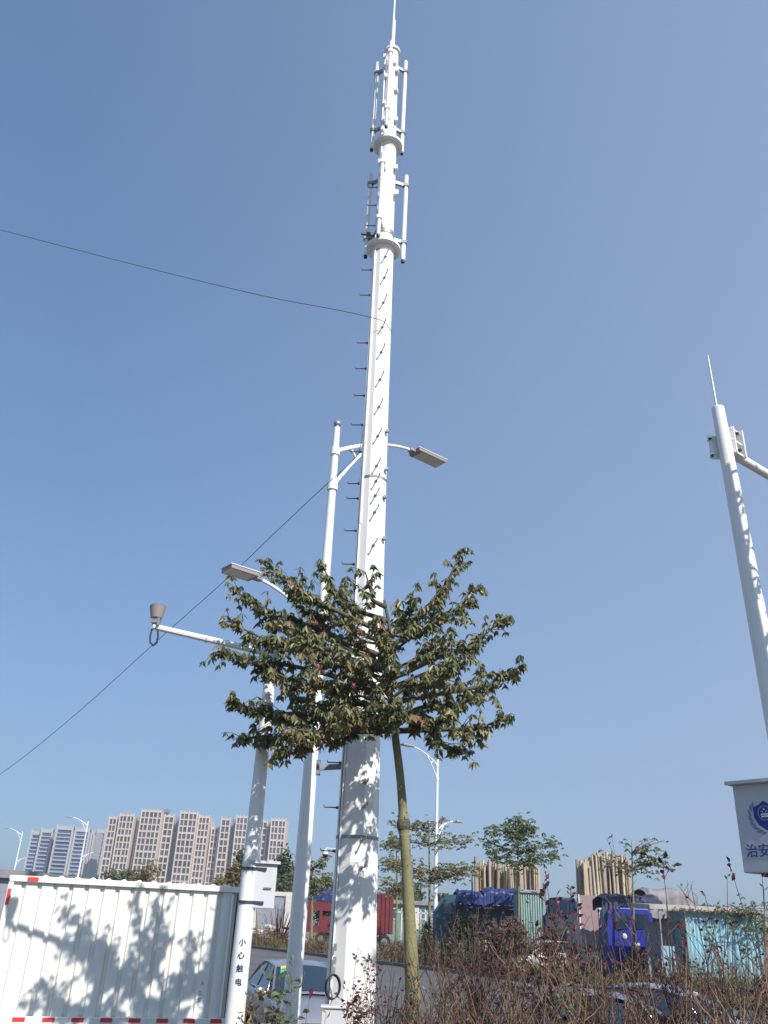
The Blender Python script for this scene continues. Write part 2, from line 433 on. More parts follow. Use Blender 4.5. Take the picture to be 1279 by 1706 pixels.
# ================================================================ DOUBLE-ARM STREET LAMPS
def build_lamp():
    H = 11.0
    t = empty('street_lamp', (0, 0, 0), '', '')
    mb = MB(); mb.tube([(0, 0, 0), (0, 0, .25), (0, 0, .26), (0, 0, 3.5), (0, 0, H - .12)], [.15, .15, .132, .118, .062], 14)
    mb.build('pole', WHITE, t, 'edge', True)
    mb = MB(); mb.tube([(0, 0, H - .14), (0, 0, H - .08)], .05, 10); mb.ball((0, 0, H - .03), .075, 12, 8); mb.build('finial', GALV, t, True, True)
    def arm(sg, z0, L, rise, sp, hl=.76):
        m = MB()
        up = [Vector((sg * L * s, 0, z0 + rise * (1 - (1 - s) ** 1.7))) for s in np.linspace(0, 1, 12)]
        m.tube(up, [.045] * 6 + [.03] * 6, 8)
        lo = [Vector((sg * L * .44 * s, 0, z0 - sp + (sp + rise * (1 - (1 - .44) ** 1.7)) * s)) for s in np.linspace(0, 1, 6)]
        lo = [p + Vector((0, 0, .05 * math.sin(math.pi * i / 5))) for i, p in enumerate(lo)]
        m.tube(lo, .032, 8)
        m.tube([up[2], lo[3]], .022, 6)
        m.tube([(0, 0, z0 - sp - .08), (0, 0, z0 - sp + .08)], .1, 12); m.tube([(0, 0, z0 - .08), (0, 0, z0 + .08)], .092, 12)
        a = m.build('arm', WHITE, t, 'edge', True)
        d = (up[-1] - up[-3]).normalized(); e = up[-1]; d = (d + Vector((sg * .6, 0, -.12))).normalized()
        sd = Vector((0, 1, 0)); u = sd.cross(d) * (1 if sg > 0 else 1);
        if u.z < 0: u = -u
        R3 = Matrix((d, sd, u)).transposed()
        h = MB(); h.box(e + d * (hl / 2 + .04), (hl, .34, .07), R3); h.box(e + d * .0, (.2, .12, .07), R3)
        ho = h.build('lamp_head', [HEADG], a, False, True)
        bv = ho.modifiers.new('bevel', 'BEVEL'); bv.width = .012; bv.segments = 2
        h = MB(); h.box(e + d * (hl / 2 + .04) + u * .041, (hl + .04, .36, .012), R3); h.build('cover', WHITE, ho, False, True)
        h = MB(); h.box(e + d * (hl / 2 + .07) - u * .040, (hl * .86, .29, .014), R3); h.build('diffuser', LENS, ho, False, True)
    arm(1, H - .65, 1.95, .80, .75)
    arm(-1, H * .615, 1.38, .62, .55, .52)
    return t


LAMPG = 'double-arm street lamps'
lamp = build_lamp()
LY = 13.7
pb = W(506, 1470, LY)
lamp.location = (pb.x - .04, LY, 0); lamp.rotation_euler.z = math.atan2(.62, .78)
tag(lamp, 'white double-arm street lamp standing just left of the giant mast, nearest and largest lamp', 'street lamp', LAMPG)
for (px, py, hy, lab, rz) in ((726.5, 1420, 50, 'slim white street lamp far off behind the tree trunk, upper arm reaching left', math.atan2(-.615, -.788)),
                          (137, 1420, 107, 'distant white street lamp in front of the wide blue and white balcony block', math.atan2(-.3, -1)),
                          (30, 1420, 131, 'farthest street lamp at the left edge, above the corner of the white truck', math.atan2(-.3, -1))):
    c = copy_tree(lamp); p = W(px, py, hy); c.location = (p.x, hy, .0); c.rotation_euler.z = rz; tag(c, lab)

# ================================================================ SURVEILLANCE POLE, LEFT
SY = 10.5
b = W(400, 1600, SY); b.z = vh(b.x, SY)
sp = empty('surveillance_pole', b, 'white pole with long side arm and navy warning lettering, right of the white truck', 'pole')
zt = W(457, 1070, SY).z; sx = -1.36
mb = MB(); mb.tube([(sx, SY, b.z - .2), (sx, SY, zt)], [.115, .07], 18); mb.ball((sx, SY, zt), .07, 12, 6, (1, 1, .4)); mb.build('post', WHITE, sp, 'edge')
e = W(255, 1044, 10.25); st = Vector((sx, SY, W(457, 1090, SY).z))
mb = MB(); mb.tube([st, e], [.045, .038], 10); mb.tube([st - Vector((0, 0, .12)), st + Vector((0, 0, .12))], .088, 14)
for q in range(1, 4): mb.tube([st.lerp(e, .55) , st.lerp(e, .56)], .05, 10)
arm = mb.build('arm', WHITE, sp, 'edge')
p = W(262, 1012, 10.25)
mb = MB(); c0 = W(260, 1032, 10.25); c1 = W(263, 1011, 10.25)
mb.tube([c0, c0.lerp(c1, .1), c1, c1 + Vector((0, 0, .012)), c0.lerp(c1, .8)], [.055, .075, .105, .10, .08], 18); hd = mb.build('siren_light', HEADG, sp, 'edge')
mb = MB(); mb.box(c0 + Vector((0, 0, -.02)), (.1, .1, .07)); mb.box(W(258, 1039, 10.25), (.06, .05, .09)); mb.box(W(264, 1036, 10.2), (.03, .03, .09)); mb.build('mount', GALV, hd)
mb = MB(); mb.tube([W(x, y, 10.25) for x, y in ((253, 1048), (250, 1060), (250, 1070), (255, 1076), (261, 1071), (263, 1060), (262, 1040))], .012, 6); mb.build('cable_loop', BLACK, sp, True)
# cabinet strapped behind the post
p = W(437, 1476, SY + .02)
Rb = Matrix.Rotation(math.radians(8), 3, 'Z')
mb = MB(); mb.box(p, (.30, .14, .47), Rb); o = mb.build('cabinet', CABINET, sp); bv = o.modifiers.new('bevel', 'BEVEL'); bv.width = .01; bv.segments = 2
mb = MB(); mb.box(p + Vector((0, 0, .25)), (.36, .22, .03), Rb); mb.build('rain_hood', CABINET, o)
mb = MB(); mb.box(p + Vector((.07, -.078, -.02)), (.09, .01, .014), Rb); mb.build('door_handle', GALV, o)
for yy in (1447, 1503):
    q = W(415, yy, SY); mb = MB(); mb.tube([(sx, SY, q.z - .016), (sx, SY, q.z + .016)], .108, 16); mb.bar((sx + .09, SY - .06, q.z), (sx + .2, SY - .06, q.z), .02, .03); mb.build('strap', DARK, sp)

def text_obj(name, body, size, mt, parent, loc, nrm, ext=.001, wrapr=None, upv=(0, 0, 1)):
    cu = bpy.data.curves.new(name, 'FONT'); cu.body = body; cu.size = size; cu.align_x = 'CENTER'; cu.align_y = 'CENTER'
    cu.extrude = ext; cu.resolution_u = 3; cu.offset = size * .012
    ob = bpy.data.objects.new(name, cu); COL.objects.link(ob)
    bpy.context.view_layer.update()
    me = bpy.data.meshes.new_from_object(ob); COL.objects.unlink(ob)
    n = Vector(nrm).normalized(); u = Vector(upv); x = u.cross(n).normalized(); u = n.cross(x)
    M4 = Matrix((x, u, n)).transposed().to_4x4(); M4.translation = Vector(loc)
    o = Vector((0, 0, 0)); q = parent
    while q: o = o + q.location; q = q.parent
    me.transform(M4); me.transform(Matrix.Translation(-o))
    if wrapr:
        for v in me.vertices:
            wx = v.co.x + o.x - wrapr[0]; th = wx / wrapr[2]
            v.co.x = wrapr[0] + wrapr[2] * math.sin(th) - o.x; v.co.y = wrapr[1] - wrapr[2] * math.cos(th) - o.y - .002
    me.materials.clear(); me.materials.append(mt)
    o2 = bpy.data.objects.new(name, me); COL.objects.link(o2); o2.parent = parent
    return o2

for ch, (px, py) in zip('小心触电', ((404, 1570), (401, 1592), (399, 1614), (396, 1637))):
    q = W(px, py, SY - .1); text_obj('lettering', ch, .08, NAVY, sp, (sx + .015, SY - .105, q.z), (0, -1, 0), wrapr=(sx, SY, .108))
sp2 = None

# ================================================================ RIGHT CAMERA POLE
RY = 8.0
rp = empty('camera_pole', (3.87, RY, vh(3.87, RY)), 'white camera pole with lightning rod and police-emblem cabinet at the right edge', 'pole')
rx = 3.83; zt = W(1194, 680, RY).z
mb = MB(); mb.tube([(rx + .155, RY, vh(rx, RY) - .1), (rx - .03, RY, zt)], [.145, .070], 20); mb.ball((rx - .03, RY, zt), .070, 14, 6, (1, 1, .3)); post = mb.build('post', WHITE, rp, 'edge')
mb = MB(); mb.tube([(rx - .04, RY, zt), (rx - .05, RY, W(1178, 592, RY).z)], [.012, .007], 6); mb.build('lightning_rod', GALV, rp)
# clamp
zc = zt - .42
dR = Vector((.788, .615, 0)); sR = Vector((.615, -.788, 0))
cc = Vector((rx - .025, RY, zc))
RR = Matrix((dR, Vector((0, 0, 1)).cross(dR), Vector((0, 0, 1)))).transposed()
mb = MB(); mb.box(cc + Vector((-.03, .085, -.06)), (.20, .02, .30)); mb.box(cc + dR * .085, (.02, .2, .34), RR)
mb.box(cc + dR * .26, (.025, .22, .36), RR)
for dz in (-.15, 0, .15): mb.box(cc + dR * .16 + Vector((0, 0, dz)), (.19, .16, .02), RR)
cl = mb.build('clamp', WHITE, rp)
for dz in (-.11, .11):
    mb = MB(); q = cc + Vector((-.12, .085, dz - .06)); mb.tube([q - Vector((0, .05, 0)), q + Vector((0, .04, 0))], .011, 6); mb.tube([q - Vector((0, .035, 0)), q - Vector((0, .01, 0))], .022, 6); mb.build('bolt', DARK, cl)
    mb = MB(); q = cc + dR * .17 + sR * .085 + Vector((0, 0, dz)); mb.tube([q - sR * .01, q + sR * .02], .018, 6); mb.build('bolt', DARK, cl)
mb = MB(); q = cc + dR * .27 + Vector((0, 0, -.12)); mb.tube([q, q + dR * 3.6 + Vector((0, 0, .1))], [.055, .04], 12); arm = mb.build('arm', WHITE, rp, 'edge')
q2 = q + dR * 3.4
mb = MB(); mb.box(q2 + Vector((0, 0, .12)), (.3, .12, .12), RR); mb.build('camera_housing', WHITE, arm)
# cabinet, facing away from the road
nB = Vector((-.80, -.60, 0)); xB = Vector((0, 0, 1)).cross(nB).normalized()
pc = W(1287, 1378, RY - .22); RB = Matrix((xB, -nB, Vector((0, 0, 1)))).transposed()
hW, hH = .42, .80
c_left = W(1240, 1380, RY - .1)
cen = Vector((rx, RY, 0)) + nB * .23; cen.z = (W(1240, 1306, RY - .1).z + W(1240, 1453, RY - .1).z) / 2
HH = W(1240, 1306, RY - .1).z - W(1240, 1453, RY - .1).z
# width so that the left edge falls where the photo has it
wid = .62
for _ in range(40):
    pe = cen - xB * wid / 2
    c_ = RM.T @ (np.array(pe) - [0, 0, EYE]); ex = CX - c_[0] / c_[2] * F
    wid += (ex - 1241) * .0012
mb = MB(); mb.box(cen, (wid, .24, HH), RB); cab = mb.build('cabinet', CABINET, rp); bv = cab.modifiers.new('bevel', 'BEVEL'); bv.width = .008; bv.segments = 2
mb = MB(); mb.box(cen + Vector((0, 0, HH / 2 + .012)) + nB * .02, (wid + .07, .34, .03), RB); mb.build('rain_hood', CABINET, cab)
mb = MB(); mb.box(cen + Vector((0, 0, -HH / 2 - .015)), (wid * .5, .16, .03), RB); mb.build('base_plate', DARK, cab)
fc = cen + nB * .121
def flat(name, poly, mt, dz, parent, cx, cz):
    mb = MB(); P = [cx_ for cx_ in poly]; n_ = len(P)
    for off in (0, .0012): mb.v += [tuple(fc + nB * (dz + off) + xB * (cx + a) + Vector((0, 0, cz + b_))) for a, b_ in P]
    mb.f.append(tuple(range(n_, 2 * n_))); mb.f.append(tuple(reversed(range(n_)))); mb.m += [0, 0]
    for i in range(n_): mb.f.append((i, (i + 1) % n_, n_ + (i + 1) % n_, n_ + i)); mb.m.append(0)
    return mb.build(name, mt, parent)
ez = W(1270, 1355, RY - .35).z - cen.z; er = HH * .175
circ = lambda r, n=28, sx=1, sy=1, ox=0, oy=0: [(ox + r * sx * math.cos(2 * math.pi * k / n), oy + r * sy * math.sin(2 * math.pi * k / n)) for k in range(n)]
# wreath: short overlapping leaves round the lower two thirds
em = flat('emblem_shield', [(-er * .82, er * .55), (-er * .35, er * .72), (0, er * .95), (er * .35, er * .72), (er * .82, er * .55), (er * .80, -.1 * er), (er * .5, -.6 * er), (0, -.95 * er), (-er * .5, -.6 * er), (-er * .80, -.1 * er)], CLOUDB, .004, cab, 0, ez)
mb = MB()
for k in range(22):
    for sg in (-1, 1):
        t = math.radians(-88 + k * 6.0); rr_ = er * (1.0 + .05 * math.sin(k * 2.1))
        p0 = fc + nB * .003 + xB * sg * rr_ * math.cos(t) + Vector((0, 0, ez + rr_ * math.sin(t)))
        d_ = xB * sg * math.cos(t + .9) + Vector((0, 0, math.sin(t + .9)))
        n_ = nB.cross(d_).normalized() * er * .07
        mb.add([p0, p0 + d_ * er * .18 + n_, p0 + d_ * er * .36, p0 + d_ * er * .18 - n_], [(0, 1, 2, 3)])
mb.build('emblem_wreath', EMBL, cab)
flat('emblem_disc', circ(er * .50, 28, 1, 1, 0, er * .15), EMBL, .007, em, 0, ez)
flat('emblem_disc', circ(er * .42, 28, 1, 1, 0, er * .15), CLOUDB, .010, em, 0, ez)
star = lambda r, ox, oy: [(ox + (r if k % 2 == 0 else r * .4) * math.sin(math.pi * k / 5), oy + (r if k % 2 == 0 else r * .4) * math.cos(math.pi * k / 5)) for k in range(10)]
flat('emblem_star', star(er * .11, 0, er * .40), EMBW, .013, em, 0, ez)
for ox, oy in ((-.2, .28), (-.1, .22), (.1, .22), (.2, .28)): flat('emblem_star', star(er * .05, er * ox, er * oy), EMBW, .013, em, 0, ez)
flat('emblem_gate', [(-er * .3, er * .02), (-er * .22, er * .12), (er * .22, er * .12), (er * .3, er * .02)], EMBW, .013, em, 0, ez)
flat('emblem_gate', [(-er * .26, -er * .12), (-er * .24, -er * .02), (er * .24, -er * .02), (er * .26, -er * .12)], EMBW, .013, em, 0, ez)
for sg in (-1, 1): flat('emblem_ribbon', [(sg * er * .95, er * .1), (sg * er * .98, er * .1), (sg * er * .60, -er * .70), (sg * .04 * er, -er * 1.08), (sg * .0, -er * 1.02), (sg * er * .55, -er * .66)], EMBW, .009, em, 0, ez)
tz = W(1270, 1415, RY - .35).z
text_obj('lettering', '治安监控', wid * .205, NAVY, cab, fc + nB * .001 + Vector((0, 0, tz - cen.z)), nB)

# ================================================================ BOX TRUCK
TL = G(383, 1699, .9)                 # right lower corner
dT = Vector((.953, .303, 0)); nT = Vector((.303, -.953, 0))
topz = W(404, 1478, TL.y).z
# length: left upper corner at px 20
Lb = 3.4
for _ in range(60):
    p = TL - dT * Lb; c_ = RM.T @ (np.array([p.x, p.y, 2.8]) - [0, 0, EYE]); ex = CX - c_[0] / c_[2] * F
    Lb += (ex - 19) * .002
bt = TL - dT * Lb
truck = empty('box_truck', (bt.x, bt.y, 0), 'white corrugated box truck dappled with tree shadow, bottom left', 'truck')
T = lambda a, d, z: bt + dT * a - nT * d + Vector((0, 0, z - .9))       # along, depth behind the near side, height
zb, zt = .85, topz
mb = MB(); per = Lb / 15.5; prof = []; a = 0.02
while a < Lb - .03:
    for da, dd in ((0, 0), (.66, 0), (.76, .045), (.90, .045), (1.0, 0)):
        if a + da * per < Lb - .02: prof.append((a + da * per, dd))
    a += per
def sheet(mb, prof, f, z0, z1):
    o = len(mb.v)
    for a, d in prof: mb.v.append(tuple(f(a, d, z0))); mb.v.append(tuple(f(a, d, z1)))
    for i in range(len(prof) - 1):
        mb.f.append((o + 2 * i, o + 2 * i + 2, o + 2 * i + 3, o + 2 * i + 1)); mb.m.append(0)
sheet(mb, prof, lambda a, d, z: T(a, d + .03, z), zb + .07, zt - .09)
BW = 2.0
sheet(mb, prof, lambda a, d, z: T(a, BW - .03 - d, z), zb + .07, zt - .09)
pe = [(x * .25, .03 if i % 2 else 0) for i, x in enumerate(range(0, 9))]
sheet(mb, [(min(x, BW), d) for x, d in pe], lambda a, d, z: T(.03 + d, a, z), zb, zt - .09)
sheet(mb, [(min(x, BW), d) for x, d in pe], lambda a, d, z: T(Lb - .03 - d, a, z), zb, zt - .09)
panels = mb.build('cargo_panels', TRUCKW, truck)
mb = MB()
RT = Matrix((dT, -nT, Vector((0, 0, 1)))).transposed()
for d in (0, BW):
    mb.box(T(Lb / 2, d + .01, zt - .045), (Lb, .085, .085), RT); mb.box(T(Lb / 2, d + .01, zb + .02), (Lb, .09, .1), RT)
    for a in (.03, Lb - .03): mb.box(T(a, d + .01, (zb + zt) / 2), (.075, .082, zt - zb - .19), RT)
for a in (.02, Lb - .02):
    for z in (zt - .046, zb + .02): mb.box(T(a, BW / 2, z), (.08, BW - .12, .08), RT)
# cap piece near right
mb.box(T(Lb - .17, -.005, (zb + zt) / 2 - .02), (.03, .05, zt - zb - .2), RT)
fr = mb.build('cargo_frame', TRUCKW, truck); bv = fr.modifiers.new('bevel', 'BEVEL'); bv.width = .008; bv.segments = 2
mb = MB()
n_ = 30; prof = [(x * Lb / n_, 0) for x in range(n_ + 1)]
for i in range(n_): 
    a = i * Lb / n_; z = zt + (.02 if i % 2 else .0)
mb.box(T(Lb / 2, BW / 2, zt - .02), (Lb - .1, BW - .1, .03), RT)
k = .5
while k < Lb - .2:
    mb.tube([T(k, .05, zt - .02), T(k, BW - .05, zt - .02)], .045, 8); k += .235
mb.build('roof', TRUCKW, truck)
mb = MB(); mb.box(T(.33, -.037, zt - .045), (.16, .006, .06), RT); mb.build('reflector', RED, truck)
mb = MB(); mb.box(T(.03, -.034, zt - .30), (.05, .006, .22), RT); mb.build('reflector', RED, truck)
a = .12
while a < Lb - .1:
    mb = MB(); mb.box(T(a, -.039, zb + .035), (.17, .006, .055), RT); mb.build('reflector', RED, truck); a += .405
text = '人工江'
for ch, (px, py) in zip(text, ((338, 1639), (334, 1656), (331, 1667))):
    # find position along the side for this pixel
    best = min(((((lambda c_: (CX - c_[0] / c_[2] * F - px) ** 2 + (CY + c_[1] / c_[2] * F - py) ** 2)(RM.T @ (np.array(T(a_, 0, z_)) - [0, 0, EYE]))), a_, z_) for a_ in np.linspace(Lb - 1.2, Lb - .2, 60) for z_ in np.linspace(zb, zb + .8, 60)))
    text_obj('painted_mark', ch, .06, INK, panels, T(best[1], .022, best[2]), nT)
# chassis, wheels, cab (left, outside the picture)
mb = MB(); mb.box(T(Lb / 2 - .6, .55, .78), (Lb + 1.2, .1, .16), RT); mb.box(T(Lb / 2 - .6, BW - .55, .78), (Lb + 1.2, .1, .16), RT); mb.build('chassis', DARK, truck)
for a in (Lb - .9, -1.0):
    for d in (.12, BW - .12):
        mb = MB(); c = T(a, d, .38); mb.tube([c + nT * .11, c + nT * .1, c - nT * .1, c - nT * .11], [.33, .38, .38, .33], 24); wh = mb.build('wheel', BLACK, truck, 'edge')
        mb = MB(); mb.tube([c + nT * .115, c - nT * .115], .2, 16); mb.build('rim', GALV, wh, 'edge')
mb = MB(); sec = [(-.25, .55), (-.25, 2.25), (-1.25, 2.3), (-1.7, 1.5), (-1.8, .55)]
for d in (.1, BW - .1): mb.v += [tuple(T(a, d, z)) for a, z in sec]
mb.f = [(0, 1, 2, 3, 4), (9, 8, 7, 6, 5)] + [(i, 5 + i, 5 + (i + 1) % 5, (i + 1) % 5) for i in range(5)]; mb.m = [0] * 7
mb.build('cab', GREYW, truck)

# grey shed wall behind the truck at the left edge
sh = empty('grey_shed', W(-60, 1500, 27) * Vector((1, 1, 0)) if False else (W(-60, 1500, 27).x, 27, 0), 'flat grey shed behind the left corner of the white truck', 'shed')
zz = W(5, 1449, 25).z; xr = W(34, 1470, 25).x
mb = MB(); mb.box((xr - 4, 28, zz / 2 - .1), (8, 6, zz - .2)); mb.build('wall', GREYW, sh)
mb = MB(); mb.box((xr - 4, 28, zz - .1), (8.3, 6.3, .2)); mb.build('roof', ROOFG, sh)

# ================================================================ CARS
def build_car(name, paint, label, cat='car', Lc=4.6, Wc=1.78, Hc=1.45, stickers=False):
    """sedan, front towards local +x"""
    t = empty(name, (0, 0, 0), label, cat)
    # stations: x, half width, z top of the lower body
    st = [(-2.28, .62, .72), (-2.2, .78, .92), (-1.9, .85, 1.0), (-1.3, .88, 1.0), (-.4, .89, .95), (.6, .89, .94), (1.1, .88, .93), (1.6, .86, .86), (2.0, .80, .77), (2.22, .66, .64), (2.3, .5, .52)]
    mb = MB(); n = 11
    for x, hw, zt_ in st:
        zb_ = .22 if -2.1 < x < 2.1 else .34
        sec = [(-hw * .9, zb_), (-hw, .42), (-hw * 1.0, .62), (-hw * .965, zt_ - .07), (-hw * .86, zt_), (0, zt_ + .045 * (1 if abs(x) > 1 else .6)), (hw * .86, zt_), (hw * .965, zt_ - .07), (hw, .62), (hw, .42), (hw * .9, zb_)]
        mb.v += [(x, y, z) for y, z in sec]
    for i in range(len(st) - 1):
        for k in range(n):
            a, b_ = i * n + k, i * n + (k + 1) % n
            mb.f.append((a, b_, b_ + n, a + n)); mb.m.append(0)
    mb.f.append(tuple(range(n))); mb.f.append(tuple(reversed(range((len(st) - 1) * n, len(st) * n)))); mb.m += [0, 0]
    o = mb.build('body', paint, t, True, True); o.modifiers.new('sub', 'SUBSURF').render_levels = 2
    # cabin: lower outline -> roof outline
    lx = [-1.85, 1.12]; 
    mb = MB()
    hb, hr = .83, .60; zb_ = .95
    prof = [(-1.85, zb_ + .02, hb - .04), (-1.15, Hc - .12, hr + .03), (-.75, Hc - .015, hr), (-.2, Hc, hr + .01), (.28, Hc - .05, hr), (1.2, zb_ - .02, hb - .03)]
    for x, z, h in prof: mb.v += [(x, -h, z), (x, -h * .6, z + .03), (x, 0, z + .045), (x, h * .6, z + .03), (x, h, z)]
    for i in range(len(prof) - 1):
        for k in range(4):
            mb.f.append((i * 5 + k, i * 5 + k + 1, i * 5 + 6 + k, i * 5 + 5 + k)); mb.m.append(1 if i in (0, 4) and False else 0)
    # side walls
    o0 = len(mb.v)
    low = [(-1.85, zb_, hb - .02), (-1.15, zb_, hb), (-.75, zb_, hb), (-.2, zb_, hb), (.28, zb_, hb), (1.2, zb_ - .03, hb - .02)]
    mb.v += [(x, -h, z) for x, z, h in low]; mb.v += [(x, h, z) for x, z, h in low]
    for i in range(5):
        mb.f.append((o0 + i, o0 + i + 1, (i + 1) * 5, i * 5)); mb.m.append(0)
        mb.f.append((o0 + 6 + i + 1, o0 + 6 + i, i * 5 + 4, (i + 1) * 5 + 4)); mb.m.append(0)
    o = mb.build('cabin', paint, t, True, True)
    # glass: set 3 mm proud of the cabin
    def pane(nm, q, off, cut=.07, mt=GLASS):
        q = [Vector(v) for v in q]; c = sum(q, Vector()) / len(q)
        nn = (q[1] - q[0]).cross(q[2] - q[0]).normalized()
        if nn.dot(Vector(off)) < 0: nn = -nn
        q = [c + (v - c) * (1 - cut) + nn * .012 for v in q]
        m = MB(); m.add([v for v in q] + [v - nn * .01 for v in q], [(0, 1, 2, 3), (7, 6, 5, 4)] + [(i, (i + 1) % 4, 4 + (i + 1) % 4, 4 + i) for i in range(4)])
        return m.build(nm, mt, t, False, True)
    def grid_pane(nm, x0, z0, h0, x1, z1, h1, off, lo=.06, hi=.95):
        m = MB(); N = 6
        d_ = Vector((z1 - z0, 0, -(x1 - x0))).normalized()
        if d_.dot(Vector(off)) < 0: d_ = -d_
        for j in range(2):
            s = lo if j == 0 else hi
            x = x0 + (x1 - x0) * s; z = z0 + (z1 - z0) * s; h = (h0 + (h1 - h0) * s) * .93
            for k in range(N + 1):
                u = -1 + 2 * k / N
                m.v.append(tuple(Vector((x, h * u, z + .045 * (1 - u * u))) + d_ * .014))
        for k in range(N): m.f.append((k, k + 1, N + 2 + k, N + 1 + k)); m.m.append(0)
        return m.build(nm, GLASS, t, True, True)
    ws = grid_pane('windshield', 1.2, zb_ - .02, hb - .03, .28, Hc - .05, hr, (1, 0, 1), .08, .93)
    grid_pane('rear_window', -1.85, zb_ + .02, hb - .04, -1.15, Hc - .12, hr + .03, (-1, 0, 1), .1, .93)
    for sg in (-1, 1):
        s = lambda x, z, h: (x, sg * h, z)
        pane('side_window', [s(-.18, zb_ + .03, hb), s(.86, zb_ + .03, hb - .01), s(.30, Hc - .07, hr + .015), s(-.18, Hc - .035, hr + .02)], (0, sg, .2))
        pane('side_window', [s(-1.35, zb_ + .03, hb), s(-.28, zb_ + .03, hb), s(-.28, Hc - .04, hr + .02), s(-1.0, Hc - .1, hr + .02)], (0, sg, .2))
        m = MB(); m.ball((.78, sg * (hb + .14), .99), .1, 10, 7, (.75, 1.15, .72)); m.bar((.84, sg * (hb - .02), .95), (.80, sg * (hb + .1), .97), .05, .03)
        m.build('mirror', paint if paint is not SILVER else CHROME, t, True, True)
        m = MB(); m.ball((2.1, sg * .62, .62), .13, 10, 7, (.9, 1.1, .6)); m.build('headlight', LENS, t, True, True)
        m = MB(); m.ball((-2.14, sg * .62, .8), .13, 10, 7, (.5, 1.1, .6)); m.build('tail_light', RED, t, True, True)
        for x in (-1.38, 1.42):
            m = MB(); m.tube([(x, sg * .74, .32), (x, sg * .75, .32), (x, sg * .89, .32), (x, sg * .9, .32)], [.27, .32, .32, .28], 24); wh = m.build('wheel', BLACK, t, 'edge', True)
            m = MB(); m.tube([(x, sg * .85, .32), (x, sg * .905, .32)], [.2, .19], 16); m.build('rim', GALV, wh, 'edge', True)
    for sg in (-1, 1):
        m = MB(); m.tube([(-1.42, sg * .845, .975), (-1.08, sg * .665, 1.345), (-.72, sg * .628, 1.435), (-.2, sg * .632, 1.45), (.30, sg * .632, 1.40), (.95, sg * .835, .975)], .014, 6); m.build('roof_glint_strip', CHROME, t, True, True)  # bright strip added for the pale highlight along the roof side
    m = MB(); m.box((2.29, 0, .5), (.05, .8, .18)); m.build('grille', DARK, t, False, True)
    return t


car = build_car('parked_car', SILVER, 'silver sedan with green windshield sticker, seen between the two white poles and the mast')
pr_ = G(480, 1603, 1.45); car.location = (pr_.x + .25, pr_.y + .1, 0); car.rotation_euler.z = math.atan2(-.95, .28)
# windshield stickers on the passenger side corner (thin flat labels)
def sticker(car_, y0, y1, s0, s1, m_, nm):
    mb = MB(); d_ = Vector((.45, 0, .9)).normalized()
    P = []
    for s, y in ((s0, y0), (s0, y1), (s1, y1), (s1, y0)):
        x = 1.2 + (.28 - 1.2) * s; z = .93 + (1.40 - .93) * s; h = (.80 + (.60 - .80) * s) * .93
        P.append(Vector((x, y * h, z + .045 * (1 - y * y))) + d_ * .02)
    mb.add(P, [(0, 1, 2, 3)]); mb.build(nm, m_, car_, False, True)
sticker(car, -.86, -.66, .82, .92, STICKY, 'sticker'); sticker(car, -.86, -.50, .68, .80, STICKG, 'sticker')
bc = build_car('parked_car', BLACKP, 'black sedan roof showing through the bare shrubs at the bottom right', Lc=4.6)
p = G(940, 1650, 1.45); bc.location = (p.x + .1, p.y, 0); bc.rotation_euler.z = math.radians(168)
bl = build_car('parked_car', BLUEP, 'blue-grey sedan parked beyond the black one behind the twigs')
p = G(1090, 1650, 1.45); bl.location = (p.x, p.y + 1.4, 0); bl.rotation_euler.z = math.radians(150)
wc = build_car('parked_car', WHITEP, 'small white car beyond the kerb behind dark red leaves')
p = W(915, 1562, 44); wc.location = (p.x, 44, .13); wc.rotation_euler.z = math.radians(185)


# ================================================================ TREES
def whorl(mb, p, L=.11, wd=.042, n=6, droop=.9, mi=0):
    a0 = random.uniform(0, 6.28)
    for k in range(n):
        a = a0 + 6.28 * k / n + random.uniform(-.3, .3); dr = droop * random.uniform(.4, 1.5)
        mb.leaf(p, (math.cos(a), math.sin(a), -dr), L * random.uniform(.7, 1.2), wd * random.uniform(.8, 1.2), mi=mi)


def bez(P, n=14):
    P = [Vector(p) for p in P]; out = []
    for i in range(len(P) - 1):
        p0 = P[max(i - 1, 0)]; p1 = P[i]; p2 = P[i + 1]; p3 = P[min(i + 2, len(P) - 1)]
        for k in range(n):
            t = k / n
            out.append(.5 * ((2 * p1) + (-p0 + p2) * t + (2 * p0 - 5 * p1 + 4 * p2 - p3) * t * t + (-p0 + 3 * p1 - 3 * p2 + p3) * t ** 3))
    out.append(P[-1]); return out


MY = 10.0
tb = W(690, 1706, MY); tb.z = vh(tb.x, MY)
tree = empty('silk_floss_tree', tb, 'slender green-barked tree with drooping leaves and a few pink flowers, in front of the mast', 'tree')
tp = [tb + Vector((.03, 0, -.1)), W(689, 1690, MY), W(683, 1560, MY), W(677, 1440, MY), W(673, 1390, MY), W(672, 1373, MY), W(671, 1350, MY), W(666, 1290, MY), W(657, 1218, MY)]
tr = [.092, .088, .070, .058, .056, .074, .052, .047, .046]
tpb = bez(tp, 8); trr = [float(np.interp(i / (len(tpb) - 1), np.linspace(0, 1, len(tr)), tr)) * random.uniform(.975, 1.03) for i in range(len(tpb))]
mb = MB(); mb.tube(tpb, trr, 14)
trunk = mb.build('trunk', BARK, tree, True)
mb = MB(); mb.ball(W(672, 1374, MY), .079, 12, 9, (1, 1, 1.35)); mb.build('knot', BARKD, trunk, True)
mb = MB()
